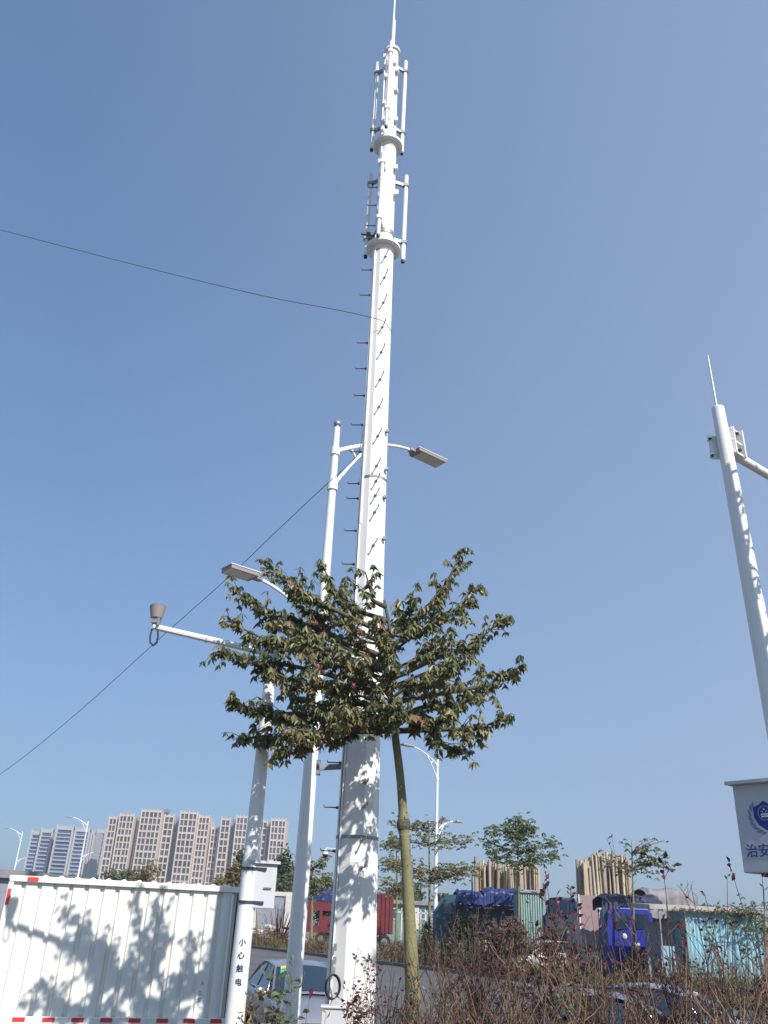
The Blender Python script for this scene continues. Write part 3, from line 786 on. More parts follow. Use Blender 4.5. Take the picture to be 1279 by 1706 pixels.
for k in range(60):
    i = random.uniform(0, len(tpb) * .72); q = tpb[int(i)]; r_ = trr[int(i)]; a = random.uniform(0, 6.28)
    c = q + Vector((math.cos(a) * r_, math.sin(a) * r_, random.uniform(-.05, .05)))
    d = Vector((math.cos(a), math.sin(a), .2)) * random.uniform(.008, .018)
    mb.tube([c - d * .3, c + d], [random.uniform(.006, .012), .001], 5, cap=False)
mb.build('thorns', BARK, trunk)
fork = W(657, 1218, MY)
limbs = MB(); lv = MB(); twg = MB()
leader = bez([fork, W(652, 1170, MY), W(646, 1120, MY + .1), W(650, 1060, MY), W(640, 1000, MY)], 8)
limbs.tube(leader, [float(x) for x in np.linspace(.045, .016, len(leader))], 8)
def limb(P, r0, dens=1., spread=.26, start=.25, brown=0.):
    B = bez(P, 10); n = len(B)
    limbs.tube(B, [float(x) for x in np.linspace(r0, .006, n)], 7)
    Ltot = sum((B[i + 1] - B[i]).length for i in range(n - 1))
    nt_ = int(Ltot * 20 * dens)
    for k in range(nt_):
        s = start + (1 - start) * (k + random.random()) / nt_
        i = min(int(s * (n - 1)), n - 2); p = B[i].lerp(B[i + 1], random.random()); ax = (B[i + 1] - B[i]).normalized()
        d = Vector((random.gauss(0, 1), random.gauss(0, 1), random.gauss(0, .75) + .1)).normalized() + ax * .55
        L_ = spread * (1.1 - .65 * s) * random.uniform(.15, 1.45)
        e_ = p + d * L_; md = p.lerp(e_, .5) + Vector((0, 0, .02))
        twg.tube([p, md, e_], [.005, .004, .003], 4, cap=False)
        nw = max(2, int(L_ / .06))
        for j in range(nw):
            q = p.lerp(e_, (j + 1) / nw) + Vector((random.gauss(0, .012), random.gauss(0, .012), random.gauss(0, .012)))
            whorl(lv, q, random.uniform(.08, .125), random.uniform(.036, .052), random.choice((3, 4, 5, 5, 6)), random.uniform(.9, 2.2), mi=1 if random.random() < brown else 0)
tips = [  # px tip, py tip, Y tip, waypoint px,py, leader index fraction
    (432, 938, 9.6, 540, 1010, .75), (525, 938, 10.3, 575, 1010, .85), (605, 952, 9.7, 620, 1000, .95), (575, 985, 10.5, 600, 1040, .8),
    (775, 916, 10.1, 705, 1020, .75), (803, 974, 10.5, 720, 1040, .7), (850, 1026, 9.8, 735, 1095, .45), (876, 1110, 10.2, 770, 1150, .25),
    (852, 1192, 9.9, 750, 1215, .0), (770, 1248, 10.3, 715, 1215, .0), (372, 985, 10.2, 500, 1040, .6), (360, 1036, 9.5, 490, 1075, .5),
    (340, 1086, 10.0, 480, 1110, .35), (356, 1166, 9.8, 500, 1190, .1), (376, 1226, 10.3, 520, 1222, .0), (442, 1256, 9.7, 540, 1215, .0),
    (455, 1030, 8.9, 560, 1090, .5), (690, 985, 9.2, 668, 1060, .8), (755, 1110, 9.0, 700, 1140, .4), (560, 1180, 8.9, 610, 1190, .15),
    (520, 1130, 9.2, 590, 1140, .3), (800, 1160, 9.3, 720, 1175, .15), (640, 1170, 9.0, 648, 1190, .2), (700, 1190, 9.3, 680, 1200, .05),
    (480, 1160, 10.9, 570, 1170, .2), (600, 1080, 11.0, 630, 1110, .5), (730, 1060, 10.9, 690, 1100, .5), (520, 1030, 10.9, 580, 1070, .6),
    (620, 1030, 9.2, 635, 1080, .6), (570, 1090, 9.0, 610, 1120, .4), (660, 1100, 9.2, 652, 1130, .4), (690, 1130, 10.8, 672, 1150, .3),
    (540, 1232, 10.2, 600, 1206, .0), (440, 1120, 9.3, 540, 1140, .35), (430, 1190, 10.6, 540, 1190, .15),
    (470, 985, 10.0, 560, 1040, .7), (500, 1090, 10.1, 580, 1110, .45), (545, 1150, 10.4, 600, 1160, .2), (575, 1040, 9.4, 610, 1070, .7), (660, 1020, 10.5, 655, 1060, .85),
    (720, 1120, 9.7, 690, 1140, .3), (790, 1080, 10.6, 715, 1120, .4), (760, 1190, 9.2, 700, 1190, .12), (640, 1060, 9.1, 645, 1100, .5), (480, 1215, 9.3, 570, 1205, .05), (590, 1120, 10.7, 620, 1140, .3),
    (620, 1150, 9.3, 640, 1170, .15), (735, 1000, 9.6, 690, 1060, .65), (415, 1015, 10.3, 530, 1060, .55), (600, 1185, 9.6, 630, 1195, .1), (670, 1170, 9.0, 660, 1190, .1)]
for (x, y, Y, wx, wy, f) in tips:
    x = 645 + (x - 645) * (.925 if x < 645 else .965); wx = 645 + (wx - 645) * .95
    s0 = leader[int(f * (len(leader) - 1))] if f > 0 else fork
    big = 1 if math.hypot(x - 650, y - 1100) > 150 else 0
    limb([s0, W(wx, wy, (MY + Y) / 2), W((wx + x) / 2 + 3, (wy + y) / 2 + 9, (MY + 2 * Y) / 3), W(x, y, Y)], .036 if big else .02, 1.05 if big else .95, .27 if big else .22, .22 if big else .3, .45 if (430 < x < 640 and Y < 10 and y > 960) else .08)
limbs.build('limbs', BARKD, tree, True)
twg.build('twigs', BARKD, tree)
lv.build('foliage', [LEAF, LEAFB], tree)
for (x, y, Y) in ((588, 1143, 9.15), (531, 1112, 9.0), (703, 1200, 9.2), (526, 1038, 9.3)):
    mb = MB(); c = W(x, y, Y)
    for k in range(7):
        a = k * .9; mb.leaf(c, (math.cos(a), random.uniform(-.9, .1), math.sin(a)), random.uniform(.03, .05), .022)
    mb.build('flower', PINK, tree)


def bg_tree(px, ytop, Y, base_y, tiers, lm, label, leafL=.22, dens=1., tr_r=.09, group=None, nm='sparse_tree', bark=BARK, z0=.13, seed=1):
    """tiers: list of (x0, x1, y) pixel spans at which boughs end"""
    random.seed(seed)
    b_ = W(px, base_y, Y); b_.z = z0; tpx = W(tiers[0][3] if len(tiers[0]) > 3 else px, ytop, Y)
    t = empty(nm, b_, label, 'tree', group)
    trk = bez([b_, b_.lerp(tpx, .5) + Vector((.05, 0, 0)), tpx], 6)
    mb = MB(); mb.tube(trk, [float(v) for v in np.linspace(tr_r, tr_r * .25, len(trk))], 8); mb.build('trunk', bark, t, True)
    lb = MB(); lf = MB()
    for (x0, x1, y, *_r) in tiers:
        for xe in (x0, x1, x0 * .6 + x1 * .4, x0 * .35 + x1 * .65):
            for rep in range(2):
                e_ = W(xe + random.uniform(-6, 6), y + random.uniform(-13, 9), Y + random.uniform(-1, 1) * PXW(tpx, abs(x1 - x0)) * .35)
                zs = W(px, y + 12, Y).z; zs = min(zs, tpx.z - .1)
                fr_ = min(1, max(0, (zs - b_.z) / (tpx.z - b_.z))); s_ = b_.lerp(tpx, fr_)
                B = bez([s_, s_.lerp(e_, .5) + Vector((0, 0, .08)), e_], 7)
                lb.tube(B, [float(v) for v in np.linspace(tr_r * .35, .012, len(B))], 5, cap=False)
                Lt = (e_ - s_).length
                for k in range(int(Lt * 9 * dens) + 2):
                    s = random.uniform(.25, 1.02); i = min(int(s * (len(B) - 1)), len(B) - 1)
                    q = B[i] + Vector((random.gauss(0, .16), random.gauss(0, .16), random.gauss(0, .2)))
                    whorl(lf, q, leafL * random.uniform(.6, 1.1), leafL * .4, random.choice((3, 4, 5)), .8)
    lb.build('boughs', BARKD, t); lf.build('foliage', lm, t)
    return t


TG = 'young trees along the far side of the road'
bg_tree(714, 1372, 50, 1600, [(648, 790, 1396), (655, 735, 1375), (640, 800, 1442), (690, 800, 1455)], LEAF2, 'thin two-tiered sparse tree with pale olive leaves beside the far slim street lamp', dens=1.25, leafL=.24, tr_r=.1, group=TG, seed=3)
bg_tree(862, 1392, 44, 1590, [(802, 926, 1412), (812, 895, 1380), (806, 930, 1430), (840, 885, 1374)], LEAF3, 'umbrella-shaped green young tree in front of the first timber pole stack', dens=1.7, leafL=.23, tr_r=.09, group=TG, seed=4)
bg_tree(1052, 1400, 40, 1610, [(1040, 1112, 1412), (1000, 1110, 1440), (1085, 1115, 1435)], LEAF3, 'almost bare sapling with few round leaves in front of the bright blue small truck', dens=.30, leafL=.23, tr_r=.08, group=TG, seed=5)
bg_tree(519, 1440, 60, 1560, [(490, 550, 1438), (486, 552, 1462), (495, 548, 1478)], LEAF2, 'pale yellow-green young tree in front of the red truck', dens=1.8, leafL=.24, tr_r=.13, group=TG, seed=6)
bg_tree(660, 1400, 62, 1560, [(636, 680, 1400), (630, 690, 1435), (636, 690, 1470), (640, 700, 1485)], LEAF2, 'pale yellowish thin tree just left of the near green trunk', dens=1.3, leafL=.25, tr_r=.1, group=TG, seed=8)
bg_tree(426, 1490, 63, 1580, [(415, 436, 1500)], LEAFO, 'thin leafless stake tree below the grey cabinet beside the truck', dens=.2, leafL=.12, tr_r=.09, group=TG, seed=9)
bg_tree(1240, 1500, 36.5, 1600, [(1215, 1275, 1512), (1220, 1290, 1540)], LEAF3, 'leafy green sapling in front of the aqua stall at the right edge', dens=.9, leafL=.16, tr_r=.04, group=TG, seed=10)


def bush(name, px0, px1, ytop, ybot, Y, lm, label, n=500, L=.4, cat='tree', depth=None, z0=0.13, seed=1, trunkm=BARKD, lob=5):
    random.seed(seed)
    c = W((px0 + px1) / 2, ybot, Y); c.z = z0
    t = empty(name, c, label, cat)
    top_ = W((px0 + px1) / 2, ytop, Y).z; wx = (W(px1, ytop, Y).x - W(px0, ytop, Y).x) / 2
    hh = top_ - z0
    mb = MB(); mb.tube([c, c + Vector((.05 * hh, 0, hh * .5)), c + Vector((0, 0, hh * .85))], [max(.05, hh * .03), hh * .02, .02], 7)
    cl = []
    for k in range(lob * 3):
        a = random.uniform(0, 6.28); rr_ = random.uniform(.15, .72); zz_ = random.uniform(.35 if cat != 'shrub' else .08, .85)
        cl.append((c + Vector((wx * rr_ * math.cos(a), wx * .7 * rr_ * math.sin(a), hh * zz_ * (1 - .25 * rr_))), random.uniform(.22, .42)))
    for p, r_ in cl: mb.tube([c + Vector((0, 0, hh * .3)), p], [hh * .012, .012], 4, cap=False)
    mb.build('trunk', trunkm, t)
    lf = MB()
    for k in range(n):
        p, r_ = random.choice(cl); d = Vector((random.gauss(0, 1), random.gauss(0, 1), random.gauss(0, 1))).normalized()
        q = p + Vector((d.x * wx * r_, d.y * wx * r_, d.z * hh * r_ * .5)) * random.uniform(.5, 1.08)
        q.z = max(z0 + .1, min(q.z, top_))
        for j in range(3): lf.leaf(q + Vector((random.gauss(0, L * .5), random.gauss(0, L * .5), random.gauss(0, L * .4))), (random.gauss(0, 1), random.gauss(0, 1), random.gauss(-.3, .7)), L, L * .5)
    lf.build('foliage', lm, t)
    return t


bush('broadleaf_tree', 160, 240, 1437, 1470, 130, LEAF3, 'low green tree top showing over the truck roof at its left', 700, .7, seed=11)
bush('broadleaf_tree', 100, 165, 1448, 1475, 150, LEAF2, 'small olive tree top over the truck roof below the distant lamp', 400, .6, seed=12)
bush('bare_tree', 205, 275, 1418, 1475, 120, LEAFO, 'thin brownish tree before the left beige apartment tower', 260, .6, seed=13)
bush('autumn_tree', 350, 412, 1428, 1490, 85, LEAFO, 'orange and olive tree behind the right end of the truck', 900, .42, seed=14)
bush('broadleaf_tree', 378, 416, 1405, 1490, 110, LEAFD, 'dark narrow tree in front of the beige towers left of the lettered pole', 600, .5, seed=15)
bush('broadleaf_tree', 440, 496, 1408, 1500, 95, LEAFD, 'tall dark green tree in the gap between the lettered pole and the lamp', 900, .5, seed=16)
bush('broadleaf_tree', 455, 515, 1452, 1500, 80, LEAF3, 'rounded mid-green tree above the white-topped grey wall', 900, .4, seed=17)
bush('autumn_tree', 418, 462, 1430, 1500, 90, LEAFO, 'yellowing tree partly hidden by the grey pole cabinet', 420, .45, seed=18)
bush('broadleaf_tree', 525, 575, 1452, 1500, 85, LEAFD, 'dark green tree top above the blue tarp of the red truck', 700, .45, seed=19)
bush('broadleaf_tree', 640, 712, 1465, 1520, 90, LEAFD, 'dark tree behind the near trunk and the green building', 900, .45, seed=20)
bush('broadleaf_tree', 705, 770, 1487, 1520, 100, LEAFD, 'low dark green tree clump right of the far slim lamp', 700, .45, seed=21)
bush('round_bush', 698, 722, 1527, 1552, 50, LEAF3, 'small round clipped bush right of the near trunk', 500, .10, cat='bush', seed=22)
bush('broadleaf_tree', 1130, 1205, 1494, 1540, 110, LEAFD, 'dark green tree clump behind the roof of the aqua stall', 900, .5, seed=23)
bush('broadleaf_tree', 1195, 1300, 1504, 1545, 90, LEAF2, 'yellow-green trees behind the right end of the aqua stall', 900, .4, seed=24)

bush('dense_shrub', 738, 800, 1512, 1600, 46.6, LEAFD, 'dark green dense shrub in front of the teal truck cab', 1100, .2, cat='shrub', z0=.12, seed=26)
bush('dense_shrub', 790, 900, 1528, 1610, 43.5, TWIGD, 'large purple-brown shrub mass below the teal truck', 1900, .2, cat='shrub', z0=.12, seed=27)
bush('dense_shrub', 640, 715, 1560, 1610, 52, GRASS, 'olive-brown shrub beyond the road left and right of the near green trunk', 900, .16, cat='shrub', z0=.12, seed=28)
bush('dense_shrub', 1040, 1110, 1566, 1620, 39.6, GRASS, 'dry tan shrub in front of the bright blue small truck wheels', 700, .14, cat='shrub', z0=.12, seed=29)

# off-frame tree whose shadow falls on the right pole
random.seed(31)
t2 = empty('street_tree', (5.0, 6.1, vh(5.0, 6.1)), 'leafy tree just outside the right edge whose shade dapples the right pole', 'tree')
mb = MB(); mb.tube([(5.0, 6.1, .8), (5.02, 6.12, 4), (5.0, 6.1, 8.9)], [.12, .09, .03], 10)
lf = MB()
for k in range(26):
    a = random.uniform(0, 6.28); zz_ = random.uniform(5.8, 9.2); R_ = random.uniform(.5, 1.05); s_ = Vector((5.0, 6.1, zz_ - .3)); e_ = s_ + Vector((math.cos(a) * R_, math.sin(a) * R_, .35))
    mb.tube([s_, e_], [.02, .006], 5, cap=False)
    for j in range(9): whorl(lf, s_.lerp(e_, random.uniform(.3, 1)) + Vector((random.gauss(0, .07), random.gauss(0, .07), random.gauss(0, .07))), .12, .045, 6)
mb.build('trunk', BARK, t2, True); lf.build('foliage', LEAF, t2)


# ================================================================ SHRUBS
def shrub(px, ytop, Y, label, ns_=16, width=.5, tw=TWIG, leafm=None, nleaf=0, leafL=.05, seed=0, tall=None, r0=.007, tipleaf=False, name='bare_shrub', lz=(.35, 1.)):
    random.seed(seed); ns = int(ns_ * (.75 if Y < 6.8 else 1.5)) if ns_ > 15 else ns_
    tp_ = W(px, ytop, Y); zb_ = vh(tp_.x, Y) if Y < 12.2 else 0
    c = Vector((tp_.x, Y, zb_)); hh = max(.4, tp_.z - zb_)
    t = empty(name, c, label, 'shrub', 'shrubs on the verge')
    st_ = MB(); lf = MB()
    for k in range(ns):
        a = random.uniform(0, 6.28); sp_ = random.uniform(0, 1) ** .7 * width; h = hh * (random.uniform(.5, .97) if k else 1.0)
        if k == 0: sp_ = .05
        b0 = c + Vector((random.gauss(0, .06), random.gauss(0, .06), -.05)); e_ = c + Vector((math.cos(a) * sp_, math.sin(a) * sp_, h)); md = b0.lerp(e_, .5) + Vector((math.cos(a) * -.06, math.sin(a) * -.06, 0)) + Vector((random.gauss(0, .04), random.gauss(0, .04), 0))
        B = bez([b0, md, e_], 5); st_.tube(B, [float(v) for v in np.linspace(r0, r0 * .3, len(B))], 4, cap=False)
        for j in range(random.randint(4, 8)):
            s = random.uniform(.3, .95); i = int(s * (len(B) - 1)); p = B[i]; L_ = hh * random.uniform(.08, .26) * (1.2 - s * .6)
            a2 = random.uniform(0, 6.28); d = Vector((math.cos(a2) * .7, math.sin(a2) * .7, random.uniform(.5, 1.1)))
            q = p + d * L_; st_.tube([p, p.lerp(q, .5) + Vector((0, 0, -.01)), q], [r0 * .5, r0 * .4, r0 * .2], 3, cap=False)
            for m_ in range(random.randint(0, 3)):
                s2 = random.uniform(.2, .9); p2 = p.lerp(q, s2); a3 = random.uniform(0, 6.28); q2 = p2 + Vector((math.cos(a3) * .6, math.sin(a3) * .6, random.uniform(.3, 1))) * L_ * .45
                st_.tube([p2, q2], [r0 * .3, r0 * .15], 3, cap=False)
                if leafm and random.random() < nleaf * .5: lf.leaf(q2, (random.gauss(0, 1), random.gauss(0, 1), random.uniform(-.3, 1)), leafL, leafL * .55)
            if leafm and lz[0] <= s <= lz[1] and random.random() < nleaf:
                for m_ in range(random.randint(1, 4)): lf.leaf(p.lerp(q, random.uniform(.4, 1)), (random.gauss(0, 1), random.gauss(0, 1), random.uniform(-.3, 1)), leafL * random.uniform(.7, 1.2), leafL * .55)
        if leafm and (tipleaf or random.random() < nleaf):
            for m_ in range(5 if tipleaf else 2): lf.leaf(B[-1] - Vector((0, 0, m_ * leafL * .5)), (random.gauss(0, .8), random.gauss(0, .8), .7), leafL, leafL * .55)
    st_.build('stems', tw, t)
    if leafm and lf.v: lf.build('leaves', leafm, t)
    return t


SH = [
 (650, 1590, 9.0, 'twiggy brown shrub hiding the foot of the mast on its right side', 20, .5, TWIGD, REDL, .25),
 (735, 1575, 8.3, 'bare brown shrub immediately right of the near green trunk', 22, .55, TWIG, None, 0),
 (790, 1515, 9.6, 'dense dark purple-brown bush below the blue-tarped truck', 60, .62, TWIGD, REDL, .15),
 (715, 1640, 6.6, 'low bare twigs at the bottom in front of the green trunk', 20, .42, TWIGD, REDL, .2),
 (845, 1560, 7.4, 'bare reddish-brown shrub below the pale green container', 26, .5, TWIG, REDL, .12),
 (905, 1585, 6.4, 'tangle of tan twigs at the bottom in front of the black car', 26, .5, TWIG, None, 0),
 (985, 1520, 7.8, 'tall tan-stemmed bare shrub left of the bright blue small truck', 26, .5, TWIG, None, 0),
 (1035, 1580, 6.2, 'bare brown shrub at the bottom below the bright blue small truck', 26, .5, TWIG, REDL, .08),
 (1105, 1500, 7.0, 'tall purple-brown shrub in front of the left end of the aqua stall', 30, .5, TWIGD, REDL, .25),
 (1150, 1580, 5.8, 'low dense brown twigs at the bottom below the aqua stall', 26, .45, TWIG, REDL, .1),
 (1200, 1460, 7.2, 'tall thin-stemmed shrub in front of the middle of the aqua stall', 22, .45, TWIGD, LEAFD, .2),
 (1262, 1478, 6.2, 'bare shrub in the bottom right corner under the emblem cabinet', 30, .45, TWIG, REDL, .1),
 (950, 1610, 5.6, 'short dry twigs at the very bottom under the white car', 22, .42, TWIG, None, 0),
 (800, 1640, 5.8, 'short bare twigs at the very bottom below the dark purple bush', 22, .45, TWIGD, None, 0),
 (1080, 1630, 5.2, 'short reddish twigs at the very bottom right of centre', 24, .4, TWIGD, REDL, .1),
 (1215, 1640, 5.2, 'short tangled twigs at the very bottom near the right edge', 24, .4, TWIG, None, 0),
 (870, 1625, 8.8, 'brown scrub between the black car roof and the green trunk', 26, .6, TWIGD, LEAFO, .15)]
for i, (px, yt, Y, lab, ns, wd, tw, lm, nl) in enumerate(SH):
    shrub(px, yt, Y, lab, ns, wd, tw, lm or LEAF3, nl * 1.6 + .16, .042, seed=100 + i)
shrub(918, 1458, 8.2, 'shrub with large dark purple-red leaves in front of the pale green container', 12, .28, TWIGD, REDL, .75, .075, seed=130, tipleaf=True, name='red_leaved_shrub', lz=(.55, 1))
shrub(955, 1478, 9.0, 'shrub with deep red leaves left of the second timber pole stack', 12, .3, TWIGD, REDL, .7, .07, seed=131, tipleaf=True, name='red_leaved_shrub', lz=(.55, 1))
shrub(1048, 1436, 8.2, 'tall stem with bright red leaves in front of the second timber pole stack', 5, .2, TWIG, REDL, .7, .06, seed=132, tipleaf=True, name='red_leaved_shrub', lz=(.75, 1))
shrub(890, 1500, 9.5, 'shrub with dark red leaves under the green umbrella-shaped tree', 14, .4, TWIGD, REDL, .6, .06, seed=133, name='red_leaved_shrub', lz=(.5, 1))
shrub(1225, 1438, 7.4, 'single tall stem with a pink-red tip beside the emblem cabinet', 3, .15, TWIGD, REDL, .4, .07, seed=134, tipleaf=True, name='red_leaved_shrub', lz=(.9, 1))
shrub(1105, 1432, 7.6, 'slender stem with few red and green leaves left of the aqua stall roof', 4, .2, TWIGD, REDL, .6, .08, seed=135, tipleaf=True, name='red_leaved_shrub', lz=(.8, 1))
for i, (px, yt, Y, lab, ns, lm) in enumerate(((412, 1660, 7.6, 'leafy stems at the foot of the lettered pole', 7, LEAFO), (440, 1650, 7.2, 'brown and green climbing leaves in front of the silver car mirror', 8, LEAFO), (478, 1600, 7.9, 'vine with dark green leaves at the foot of the near street lamp', 8, LEAF3),
     (505, 1655, 7.0, 'low leafy shrub with red-brown leaves in front of the silver car hood', 9, REDL), (540, 1690, 7.5, 'small weedy shrub left of the mast junction box', 6, LEAFO), (607, 1585, 9.6, 'fine-leaved reddish shrub in front of the lit side of the mast', 11, REDL), (585, 1640, 8.4, 'few thin stems in front of the mast foot', 6, REDL))):
    shrub(px, yt, Y, lab, ns, .16, TWIG, lm, .85, .07 if i != 5 else .05, seed=150 + i, name='leafy_shrub', r0=.005)

# dry undergrowth on the verge floor and along the kerb
random.seed(51)
mb = MB()
for k in range(9000):
    x = random.uniform(-3.5, 8); y = random.uniform(4.6, 11.6); z = vh(x, y)
    h = random.uniform(.15, .75 if x > .5 else .35); a = random.uniform(0, 6.28); d = Vector((math.cos(a) * .3, math.sin(a) * .3, 1)).normalized()
    s = Vector((math.cos(a + 1.5), math.sin(a + 1.5), 0)) * .006; p = Vector((x, y, z - .02)); q = p + d * h * .6; e_ = q + (d + Vector((random.gauss(0, .4), random.gauss(0, .4), 0))).normalized() * h * .4
    mb.add([p - s, p + s, q + s * .7, e_, q - s * .7], [(0, 1, 2, 3, 4)])
tag(mb.build('undergrowth', GRASS), 'dry tangled weeds and twigs covering the near verge', 'undergrowth', kind='stuff')
random.seed(52)
mb = MB(); lf = 0
for k in range(34000):
    L_ = random.uniform(-45, 55); d_ = random.uniform(.3, 4.5); p = k1 + kd * L_ + kn * d_
    big = .75 + .55 * math.sin(L_ * .55) * math.sin(L_ * .23 + 1) + random.gauss(0, .12)
    h = max(.25, big) * random.uniform(.3, 1.1) * (1 + .75 * min(1, max(0, (L_ - 9) / 9))); a = random.uniform(0, 6.28)
    if random.random() < .45:
        s = Vector((math.cos(a), math.sin(a), 0)) * .014; p.z = .1; q = p + Vector((random.gauss(0, .15), random.gauss(0, .15), h))
        mb.add([p - s, p + s, q + s * .3, q - s * .3], [(0, 1, 2, 3)])
    else:
        p.z = .1 + h * random.uniform(.05, .9)
        mb.leaf(p, (random.gauss(0, 1), random.gauss(0, 1), random.gauss(.2, .7)), random.uniform(.1, .2), .08)
tag(mb.build('roadside_scrub', GRASS), 'olive and brown scrub growing behind the far kerb', 'scrub', kind='stuff')

# ================================================================ FAR SIDE VEHICLES AND SHEDS
def wb(mb, px0, px1, y0, y1, Y, dep, mi=0, zmin=None):
    a = W(px0, (y0 + y1) / 2, Y); b_ = W(px1, (y0 + y1) / 2, Y); z1 = W((px0 + px1) / 2, y0, Y).z; z0 = W((px0 + px1) / 2, y1, Y).z if zmin is None else zmin
    mb.box(((a.x + b_.x) / 2, Y + dep / 2, (z0 + z1) / 2), (b_.x - a.x, dep, z1 - z0), None, mi); return mb
def wheels(t, xs, Y, dep, r=.45, z0=.13):
    for x in xs:
        for y in (Y + .1, Y + dep - .1):
            mb = MB(); c = Vector((x, y, z0 + r)); mb.tube([c - Vector((0, .14, 0)), c + Vector((0, .14, 0))], r, 18); wh = mb.build('wheel', BLACK, t, 'edge')
            mb = MB(); mb.tube([c - Vector((0, .15, 0)), c + Vector((0, .15, 0))], r * .5, 12); mb.build('rim', GALV, wh, 'edge')
def tarp_mesh(px0, px1, y0, y1, Y, dep, seed=0, hump=()):
    random.seed(seed); wob = [random.gauss(0, 1) for _ in range(40)]; a = W(px0, y0, Y); b_ = W(px1, y0, Y); z1 = W((px0 + px1) / 2, y0, Y).z; z0 = W((px0 + px1) / 2, y1, Y).z
    mb = MB(); nx, ny = 28, 14
    for j in range(ny + 1):
        for i in range(nx + 1):
            u, v = i / nx, j / ny; x = a.x + (b_.x - a.x) * u
            # v: 0 near hem -> top near -> top far -> far hem
            if v < .3: y = Y - .03; z = z0 + (z1 - z0) * v / .3
            elif v > .7: y = Y + dep + .03; z = z0 + (z1 - z0) * (1 - v) / .3
            else: y = Y + dep * (v - .3) / .4; z = z1 + .12 * math.sin(math.pi * (v - .3) / .4)
            z += .018 * math.sin(u * 9 + v * 5 + seed) * (1 if .1 < v < .9 else .5) - .12 * abs(math.sin(u * math.pi * 2)) * 0 + random.gauss(0, .015)
            if u < .04 or u > .96: z -= .12
            z += .028 * wob[int(u * 7)] ; y += .025 * wob[int(u * 27) % 40]
            mb.v.append((x, y, z))
    for j in range(ny):
        for i in range(nx):
            q = j * (nx + 1) + i; mb.f.append((q, q + 1, q + nx + 2, q + nx + 1)); mb.m.append(0)
    return mb

# red truck under blue tarp
Y = 66; c = W(580, 1560, Y)
rt = empty('cargo_truck', (c.x, Y, .13), 'red cargo truck with a blue tarp over its load, behind the mast', 'truck')
mb = MB(); wb(mb, 510, 600, 1502, 1518, Y, 2.4); wb(mb, 510, 640, 1545, 1556, Y, 2.4)
for px in (512, 532, 556, 600): wb(mb, px, px + 5, 1500, 1548, Y - .02, .1)
wb(mb, 535, 600, 1528, 1545, Y + .05, 2.2); mb.build('cargo_bed', REDP, rt)
mb = MB(); wb(mb, 611, 655, 1488, 1556, Y - .05, 2.3)
for k in range(6): wb(mb, 614 + k * 7, 617 + k * 7, 1490, 1554, Y - .12, .06)
mb.build('side_rack', REDP, rt)
tarp_mesh(511, 612, 1483, 1503, Y, 2.4, 1).build('tarp', TARP, rt, True)
mb = MB(); wb(mb, 540, 575, 1556, 1566, Y + .2, 1.8); mb.build('chassis', DARK, rt)
wheels(rt, [W(535, 1560, Y).x, W(563, 1560, Y).x, W(640, 1560, Y).x], Y, 2.3, .45)
# grey wall with white cap, left of lamp
Y = 72; c = W(470, 1540, Y)
gw = empty('site_wall', (c.x, Y, .13), 'grey panel wall with white top strip and posts behind the roadside scrub', 'wall')
mb = MB(); wb(mb, 425, 520, 1492, 1590, Y, .3, zmin=.1); mb.build('panels', GREYW, gw)
mb = MB(); wb(mb, 423, 522, 1486, 1493, Y - .1, .5); wb(mb, 474, 484, 1490, 1545, Y - .15, .4); wb(mb, 424, 428, 1488, 1546, Y - .15, .4); mb.build('white_frame', CREAM, gw)
# pale sacks / rubble
random.seed(61); Y = 66; c = W(445, 1570, Y)
sk_ = empty('sack_heap', (c.x, Y, .13), 'heap of pale sacks and rubble in front of the grey panel wall', 'rubble')
mb = MB()
for k in range(55):
    px = random.uniform(415, 505); hgt = 1 - abs(px - 445) / 70; p = W(px, 1560, Y); mb.ball((p.x, Y + random.uniform(-.6, .6), .2 + random.uniform(0, 1) * max(.1, hgt) * 1.1), random.uniform(.2, .42), 7, 5, (1.2, 1, .7))
mb.build('sacks', RUBBLE, sk_)
random.seed(62)
# reddish bare shrub in front of wall
Y = 62; tp_ = W(470, 1500, Y)
rs = empty('red_twig_shrub', (tp_.x, Y, .13), 'leafless crimson-twigged shrub in front of the grey panel wall', 'shrub')
mb = MB()
for k in range(46):
    a = random.uniform(0, 6.28); e_ = Vector((tp_.x + math.cos(a) * random.uniform(.1, 1.2), Y + math.sin(a) * .8, random.uniform(1.2, tp_.z))); mb.tube([(tp_.x, Y, .1), (tp_.x * .5 + e_.x * .5, Y, e_.z * .45), e_], [.03, .02, .01], 4, cap=False)
mb.build('stems', REDL, rs)
# green building
Y = 85; c = W(690, 1530, Y)
gb = empty('green_building', (c.x, Y, .13), 'low green site office with white-framed windows behind the near trunk', 'building')
mb = MB(); wb(mb, 640, 760, 1507, 1590, Y, 6, zmin=.13); mb.build('wall', GREENW, gb)
mb = MB(); wb(mb, 636, 764, 1501, 1508, Y - .4, 7); mb.build('roof', ROOFG, gb)
for px in (652, 668, 700, 716, 735):
    mb = MB(); wb(mb, px, px + 9, 1512, 1532, Y - .06, .1); f_ = mb.build('window', CREAM, gb)
    mb = MB(); wb(mb, px + 1.5, px + 7.5, 1514, 1530, Y - .08, .02); mb.build('pane', BLGLASS, f_)
mb = MB(); wb(mb, 688, 698, 1510, 1548, Y - .15, .1); mb.build('door', CREAM, gb)
mb = MB()
for k in range(11): wb(mb, 660 + k * 8, 662 + k * 8, 1518, 1548, Y - 8, .08, zmin=.1)
wb(mb, 658, 745, 1520, 1522, Y - 8, .06)
tag(mb.build('picket_fence', CREAM), 'white picket railing in front of the green site office', 'fence')
